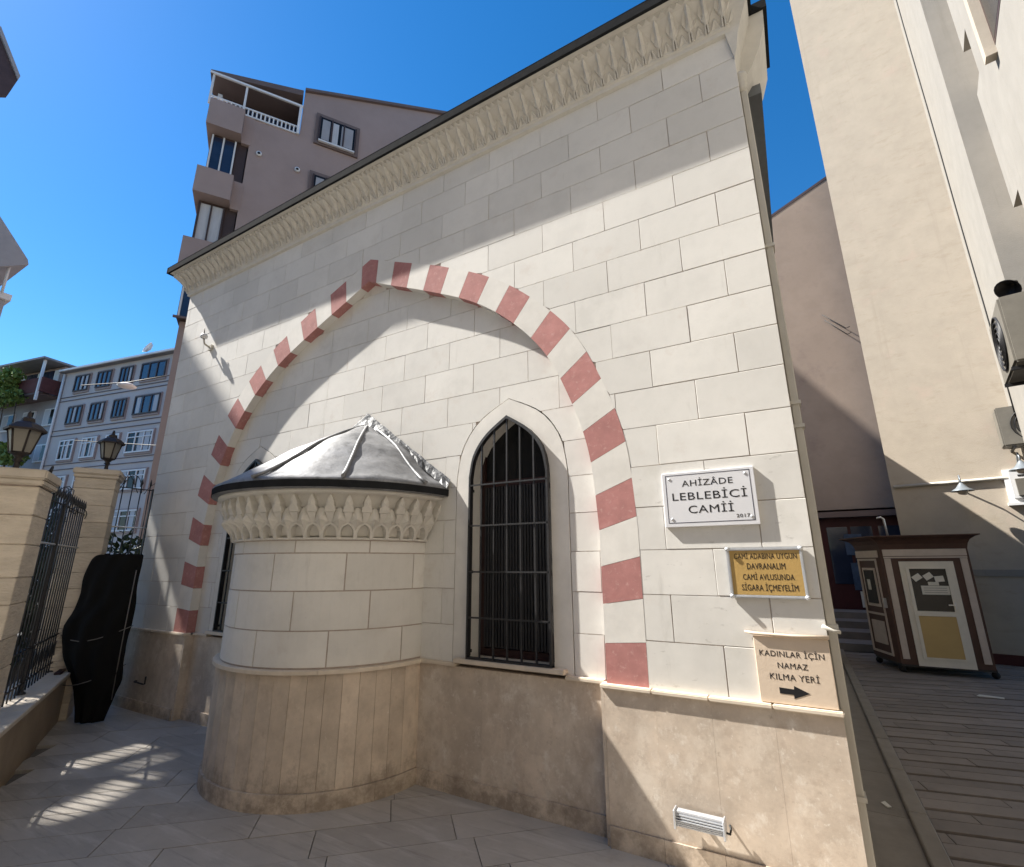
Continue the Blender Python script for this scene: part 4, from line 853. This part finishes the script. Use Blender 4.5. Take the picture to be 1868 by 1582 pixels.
for a in (9.3, 6.2, 4.6, 3.4, 2.4): MB().tube([tuple(P0+(u0*a-n0*1.5).to_3d()+Vector((0, 0, z))) for z in (16.4, 17.4)], .03, 4).tube([tuple(P0+(u0*(a+d_)-n0*1.5).to_3d()+Vector((0, 0, 17.3-abs(d_)*.3))) for d_ in (-.5, .5)], .02, 4).build('roof_aerial', 'wire', sb)
MB().lathe([(.0, 0), (.35, .12), (.45, .3)], (0, 0, 0), 14).build('satellite_dish', 'framew', sb).matrix_local = Matrix.Translation(P0+(u0*2.0+n0*.1).to_3d()+Vector((0, 0, 16.9))) @ Matrix.Rotation(1.2, 4, 'X')
# balcony building with vine
vb = thing('balcony_building', 'dark house with red balcony and green vine left of the pale block', 'building')
MB().obox(P0, u0, n0, 11.5, 22, -9, -.4, -.05, 15.2).build('wall', 'greyb', vb)
MB().obox(P0, u0, n0, 12.2, 20.5, -6, 1.0, 14.45, 14.6).build('balcony_floor', 'brownd', vb); MB().obox(P0, u0, n0, 12.0, 20.5, .95, 1.05, 14.6, 15.75).build('balcony_front', 'roofred', vb)
MB().obox(P0, u0, n0, 11.9, 12.0, -.4, 1.05, 14.6, 15.75).build('balcony_side', 'roofred', vb)
MB().obox(P0, u0, n0, 12.0, 17.8, -.6, -.2, 15.2, 17.1).build('attic_wall', 'brownb', vb)
for i in range(7): MB().obox(P0, u0, n0, 12.5+i*.7, 13.1+i*.7, -.2, -.15, 15.7, 16.9).build('attic_window', 'framew' if i % 3 == 0 else 'glassb', vb)
MB().obox(P0, u0, n0, 11.7, 19.8, -6, 1.4, 17.15, 17.3).build('awning_roof', 'roofg', vb); MB().obox(P0, u0, n0, 12.05, 12.2, 1.0, 1.15, 13.9, 17.15).build('post', 'framew', vb)
MB().tube([tuple(P0+(u0*19.6+n0*1.2).to_3d()+Vector((0, 0, z))) for z in (14.6, 17.2)], .05, 6).build('post', 'framew', vb)
for a in (11.9, 14.6, 17.2):
    for z0 in (12.3, 9.4): w_ = MB().obox(P0, u0, n0, a, a+1.5, -.4, -.3, z0, z0+1.4).build('window', 'framew', vb); MB().obox(P0, u0, n0, a+.1, a+.7, -.3, -.28, z0+.1, z0+1.3).build('pane', 'glass', w_); MB().obox(P0, u0, n0, a+.8, a+1.4, -.3, -.28, z0+.1, z0+1.3).build('pane', 'curtain', w_)
def leaves(name, clumps, size, parent, m='leaf'):
    mb = MB()
    for (c, r, n) in clumps:
        c = Vector(c)
        for _ in range(n):
            d = Vector((random.gauss(0, 1), random.gauss(0, 1), random.gauss(0, 1))).normalized()*r*random.random()**.4; d.z *= .8
            p = c+d; s_ = size*random.uniform(.6, 1.3); a = Vector((random.gauss(0, 1), random.gauss(0, 1), random.gauss(0, .6))).normalized(); b = a.orthogonal().normalized(); q = Quaternion(a, random.uniform(0, 6.28)); b = q @ b; cc = a.cross(b)
            mb.add([p-b*s_, p+cc*s_*.5-b*.1*s_, p+b*s_, p-cc*s_*.5-b*.1*s_], [(0, 1, 2, 3)])
    return mb.build(name, m, parent)
vine = thing('vine', 'green climbing vine hanging over the red balcony', 'vine')
def vp_(a, b, z): q = P0+(u0*a+n0*b).to_3d(); return (q.x, q.y, z)
cl = [(vp_(19.5-.55*i+random.uniform(-.3, .3), 1.3+random.uniform(0, .5), 14.4+.20*i+random.uniform(-.4, .4)), random.uniform(.5, .9), 170) for i in range(10)]
cl += [(vp_(15.6-random.uniform(0, 1.5), 1.3, 13.6+random.uniform(0, 1.4)), .7, 150) for i in range(5)]+[(vp_(12.6+random.uniform(-1.2, 1.2), 1.4, 8.6+random.uniform(-2.2, 1.6)), .8, 150) for i in range(8)]
cl += [(vp_(18.5+random.uniform(-1, 2), 1.4, 13.4+random.uniform(-.5, .5)), .7, 130) for i in range(4)]
leaves('foliage', cl, .19, vine)
for i in range(4): MB().tube([vp_(13+i*1.6, 1.2, .1), vp_(13.4+i*1.6, 1.25, 6), vp_(13.2+i*1.7, 1.3, 10), vp_(14+i*1.5, 1.3, 14.2)], [.10, .08, .06, .03], 6).build('stem', 'stem', vine)
# dark shrubs seen through the fence
sh = thing('street_shrub', 'dark leafy shrubs in the street behind the iron fence', 'shrub')
leaves('foliage', [((-11.5-random.uniform(0, 5), random.uniform(-1.2, 3.2), random.uniform(.3, 2.5)), .75, 170) for _ in range(34)], .10, sh, 'leaf_dark')
for i in range(3): MB().tube([(-14-i*2, 0+i, -.05), (-14.1-i*2, .1+i, 1.2)], [.06, .03], 6).build('trunk', 'stem', sh)
# brown building behind the mosque roof
Q0, ub, _n = frame((-17, 3.25), (.543, .84)); nb = Vector((ub.y, -ub.x))
bb = thing('brown_building', 'brown grey apartment tower with corner balconies above the mosque roof', 'building')
def bx_(a0, a1, b0, b1, z0, z1, name, m, parent=None): return MB().obox(Q0, ub, nb, a0, a1, b0, b1, z0, z1).build(name, m, parent or bb)
def wl(pts, b0, b1, name, m):     # polygon (a, z) on the facade, extruded b0..b1
    n = len(pts); vs = []
    for b in (b0, b1):
        for a, z in pts: q = Q0+(ub*a+nb*b).to_3d(); vs.append((q.x, q.y, z))
    return recalc(MB().add(vs, [tuple(range(n)), tuple(reversed(range(n, 2*n)))]+[(i, (i+1) % n, (i+1) % n+n, i+n) for i in range(n)]).build(name, m, bb))
wl([(1.55, -.05), (14, -.05), (14, 23.9), (9.6, 22.75), (3.2, 20.75), (3.2, 18.6), (1.55, 18.5)], -.3, 0, 'wall', 'brownb')
wl([(3.2, 20.75), (9.6, 22.75), (14, 23.9), (14, 24.05), (9.6, 22.9), (3.2, 20.88)], -.5, .12, 'parapet_coping', 'brownd')
bx_(.4, 14, -7, -.31, -.05, 18.5, 'core', 'brownb'); bx_(3.3, 14, -7, -.31, 18.5, 20.5, 'core', 'brownb')
bx_(.3, 3.2, -3.5, -1.4, 18.5, 19.85, 'attic_core', 'framed')
wl([(-.05, 20.0), (3.15, 20.72), (3.15, 20.45), (-.05, 19.82)], -2.6, .1, 'balcony_roof', 'brownd'); bx_(.12, 3.05, -.9, -.86, 18.55, 19.80, 'balcony_glazing', 'glassb')
for a in (.6, 1.2, 1.8, 2.4): bx_(a, a+.05, -.86, -.80, 18.55, 19.8, 'glazing_bar', 'framed')
bx_(-.06, 3.2, .06, .13, 19.84, 19.93, 'gutter', 'framew'); bx_(3.08, 3.18, .04, .12, 18.5, 19.85, 'downpipe', 'framew')
for a in (0.03, 1.15): bx_(a, a+.07, -.0, .07, 18.5, 19.85, 'balcony_post', 'framew')
for (a0, a1, z) in ((.1, 3.15, 18.85), (.1, 3.15, 18.52)): bx_(a0, a1, .0, .05, z, z+.06, 'balcony_rail', 'framew')
for i in range(21): bx_(.15+i*.147, .15+i*.147+.05, .0, .04, 18.58, 18.85, 'baluster', 'framew')
bx_(1.9, 3.0, -1.38, -1.34, 18.5, 19.7, 'curtain', 'curtain'); bx_(.2, .35, -.6, -.5, 18.5, 19.6, 'curtain', 'curtain')
for (z0, z1, zb, wm) in ((17.35, 18.5, 15.45, 'glassb'), (14.4, 15.47, 12.6, 'curtain'), (11.4, 12.55, 9.7, 'glassb')):
    bx_(.15, 1.28, -1.2, .35, z0, z1, 'bay_parapet', 'brownb'); bx_(1.28, 1.6, -.5, .02, z0-.1, z1+.02, 'bay_shoulder', 'brownb')
    bx_(.32, 1.5, -1.0, -.12, zb, z0-.02, 'bay_recess', 'framed')
    w_ = bx_(.40, 1.12, -.11, -.06, zb+.02, z0-.15, 'bay_window', wm)
    for a in (.38, .74, 1.12): bx_(a-.025, a+.025, -.055, .0, zb+.02, z0-.12, 'mullion', 'framew' if wm == 'glassb' else 'framed', w_)
    bx_(.25, 1.15, .02, .1, zb-.05, zb+.02, 'sill', 'brownd')
def bwin(a0, a1, z0, z1):
    w_ = bx_(a0-.16, a1+.16, 0, .08, z0-.16, z1+.16, 'window', 'brownd'); bx_(a0, a1, .08, .10, z0, z1, 'pane', 'glass', w_)
    for i in range(4): x = a0+(a1-a0)*i/3; bx_(x-.03, x+.03, .10, .14, z0, z1, 'mullion', 'framed', w_)
    bx_(a0+(a1-a0)*.36, a0+(a1-a0)*.52, .101, .108, z0+.05, z1-.1, 'curtain', 'curtain', w_); bx_(a0+.1, a0+(a1-a0)*.28, .101, .106, z0+.1, z1-.1, 'curtain', 'greyb', w_); bx_(a0+(a1-a0)*.6, a1-.1, .101, .106, z0+.1, z1-.1, 'curtain', 'greyb', w_)
    bx_(a0, a1, .10, .2, z0-.08, z0-.01, 'sill', 'framew', w_)
bwin(3.9, 5.32, 18.55, 19.75); bwin(3.9, 5.32, 15.6, 16.85); bwin(7.2, 8.6, 18.55, 19.75); bwin(7.2, 8.6, 15.6, 16.85)
for a, z in ((1.92, 17.0), (3.29, 16.85), (2.2, 14.0)):
    o = MB().lathe([(.06, 0), (.10, .0), (.10, .08), (.05, .08)], (0, 0, 0), 10).build('vent_pipe', 'framew', bb); q = Q0+(ub*a+nb*.0).to_3d(); o.matrix_local = Matrix.Translation((q.x, q.y, z)) @ Vector((0, 0, 1)).rotation_difference(nb.to_3d()).to_matrix().to_4x4()
    o = MB().lathe([(.0, .0), (.055, .0)], (0, 0, 0), 10).build('vent_hole', 'black', bb); q = Q0+(ub*a+nb*.09).to_3d(); o.matrix_local = Matrix.Translation((q.x, q.y, z)) @ Vector((0, 0, 1)).rotation_difference(nb.to_3d()).to_matrix().to_4x4()
# eaves of the two houses at the left edge
e1 = thing('eaves_house', 'dark brown roof corner with grey fascia at the upper left edge', 'house')
def shape_x(pts, x0, x1, name, m, parent):     # polygon (y, z) extruded in x
    n = len(pts); return recalc(MB().add([(x0, y, z) for y, z in pts]+[(x1, y, z) for y, z in pts], [tuple(range(n)), tuple(reversed(range(n, 2*n)))]+[(i, (i+1) % n, (i+1) % n+n, i+n) for i in range(n)]).build(name, m, parent))
gp = [(-.865, 17.18), (-1.57, 18.46), (-2.7, 18.8), (-3.0, 19.12), (-3.6, 19.8), (-4.0, 20.2), (-4.25, 20.4), (-4.55, 20.7), (-4.75, 21.2), (-5.2, 22.4), (-6.5, 24.4), (-7.4, 24.4)]  # beyond the visible corner, heights are shaped to cast the courtyard shade
shape_x([(-.96, 16.35), (-.865, 17.05)]+[(y-.02, z-.13) for y, z in gp[1:3]]+[(-2.7, 16.25), (-1.12, 16.2)], -20.25, -20.05, 'roof', 'eaveb', e1)
shape_x([(y+.02, z+.03) for y, z in gp]+[(y, z-.14) for y, z in gp[::-1]], -20.5, -19.98, 'fascia', 'greyb', e1)
MB().box(-30, -20.3, -7.4, -1.3, -.05, 16.2).build('wall', 'greyb', e1)
def gz(y):
    for (a, b) in zip(gp, gp[1:]):
        if b[0] <= y <= a[0]: return a[1]+(b[1]-a[1])*(a[0]-y)/(a[0]-b[0])
def strip(y0, y1, z0, z1=None): shape_x([(y0, z0), (y1, z0), (y1, z1 or gz(y1)-.1), (y0, z1 or gz(y0)-.1)], -20.2, -20.06, 'shade_gable', 'greyb', e1)  # thin unseen wall added for its shadow; slots pass two sun streaks
for a, b in ((-3.0, -2.7), (-3.6, -3.0), (-3.84, -3.6), (-4.0, -3.84), (-4.21, -4.0), (-4.55, -4.25), (-4.75, -4.55), (-5.07, -4.75), (-5.2, -5.07), (-6.5, -5.2), (-7.4, -6.5)):
    if b <= -4.25 and a >= -5.08: strip(a, b, 16.2, 16.86+(b+4.25)*-.42); strip(a, b, 17.14+(b+4.25)*-.42)
    elif b <= -3.84 and a >= -4.21: strip(a, b, 16.2, 16.50); strip(a, b, 16.70)
    else: strip(a, b, 16.2)
strip(-4.25, -4.21, 16.2)
e2 = thing('pitched_house', 'grey house corner with overhanging sheet roof at the left edge', 'house')
MB().add([(-20, .50, 11.16), (-20, -.35, 12.2), (-20, -3, 15.4), (-26, -3, 15.4), (-26, .5, 11.16), (-20, .55, 11.0), (-20, -.1, 10.55), (-20, -3, 10.4), (-26, -3, 10.4), (-26, .55, 11.0)], [(0, 1, 2, 3, 4), (0, 5, 6, 7, 2, 1), (5, 9, 8, 7, 6), (0, 4, 9, 5)]).build('roof', 'greyb', e2)
MB().box(-26, -20.4, -4, .36, -.05, 9.75).build('wall', 'greyb', e2); MB().box(-26, -20.3, -4, .46, 9.75, 9.95).build('cornice_band', 'framew', e2); MB().tube([(-20.2, .2, 9.9), (-20.2, .2, 11.0)], .04, 6).build('roof_strut', 'framew', e2)
# overhead street lamp and wires
sl = thing('street_lamp', 'white street lamp head hung on a wire between buildings', 'lamp')
c_ = Vector((-20.5, 3.95, 8.1))
MB().lathe([(.0, .10), (.16, .09), (.30, .0), (.24, -.06), (0, -.08)], tuple(c_), 16).build('lamp_head', 'framew', sl); MB().tube([c_+Vector((-2.2, -.6, .25)), c_+Vector((0, 0, .14)), c_+Vector((2.6, .8, .3))], .02, 5).build('span_wire', 'wire', sl)
tag(MB().tube([(-21, 3, 5.9), (-18, 4.2, 5.6), (-15, 5.3, 5.55)], .015, 5).build('overhead_cable', 'wire'), 'dark cable crossing in front of the pale apartment block', 'cable')
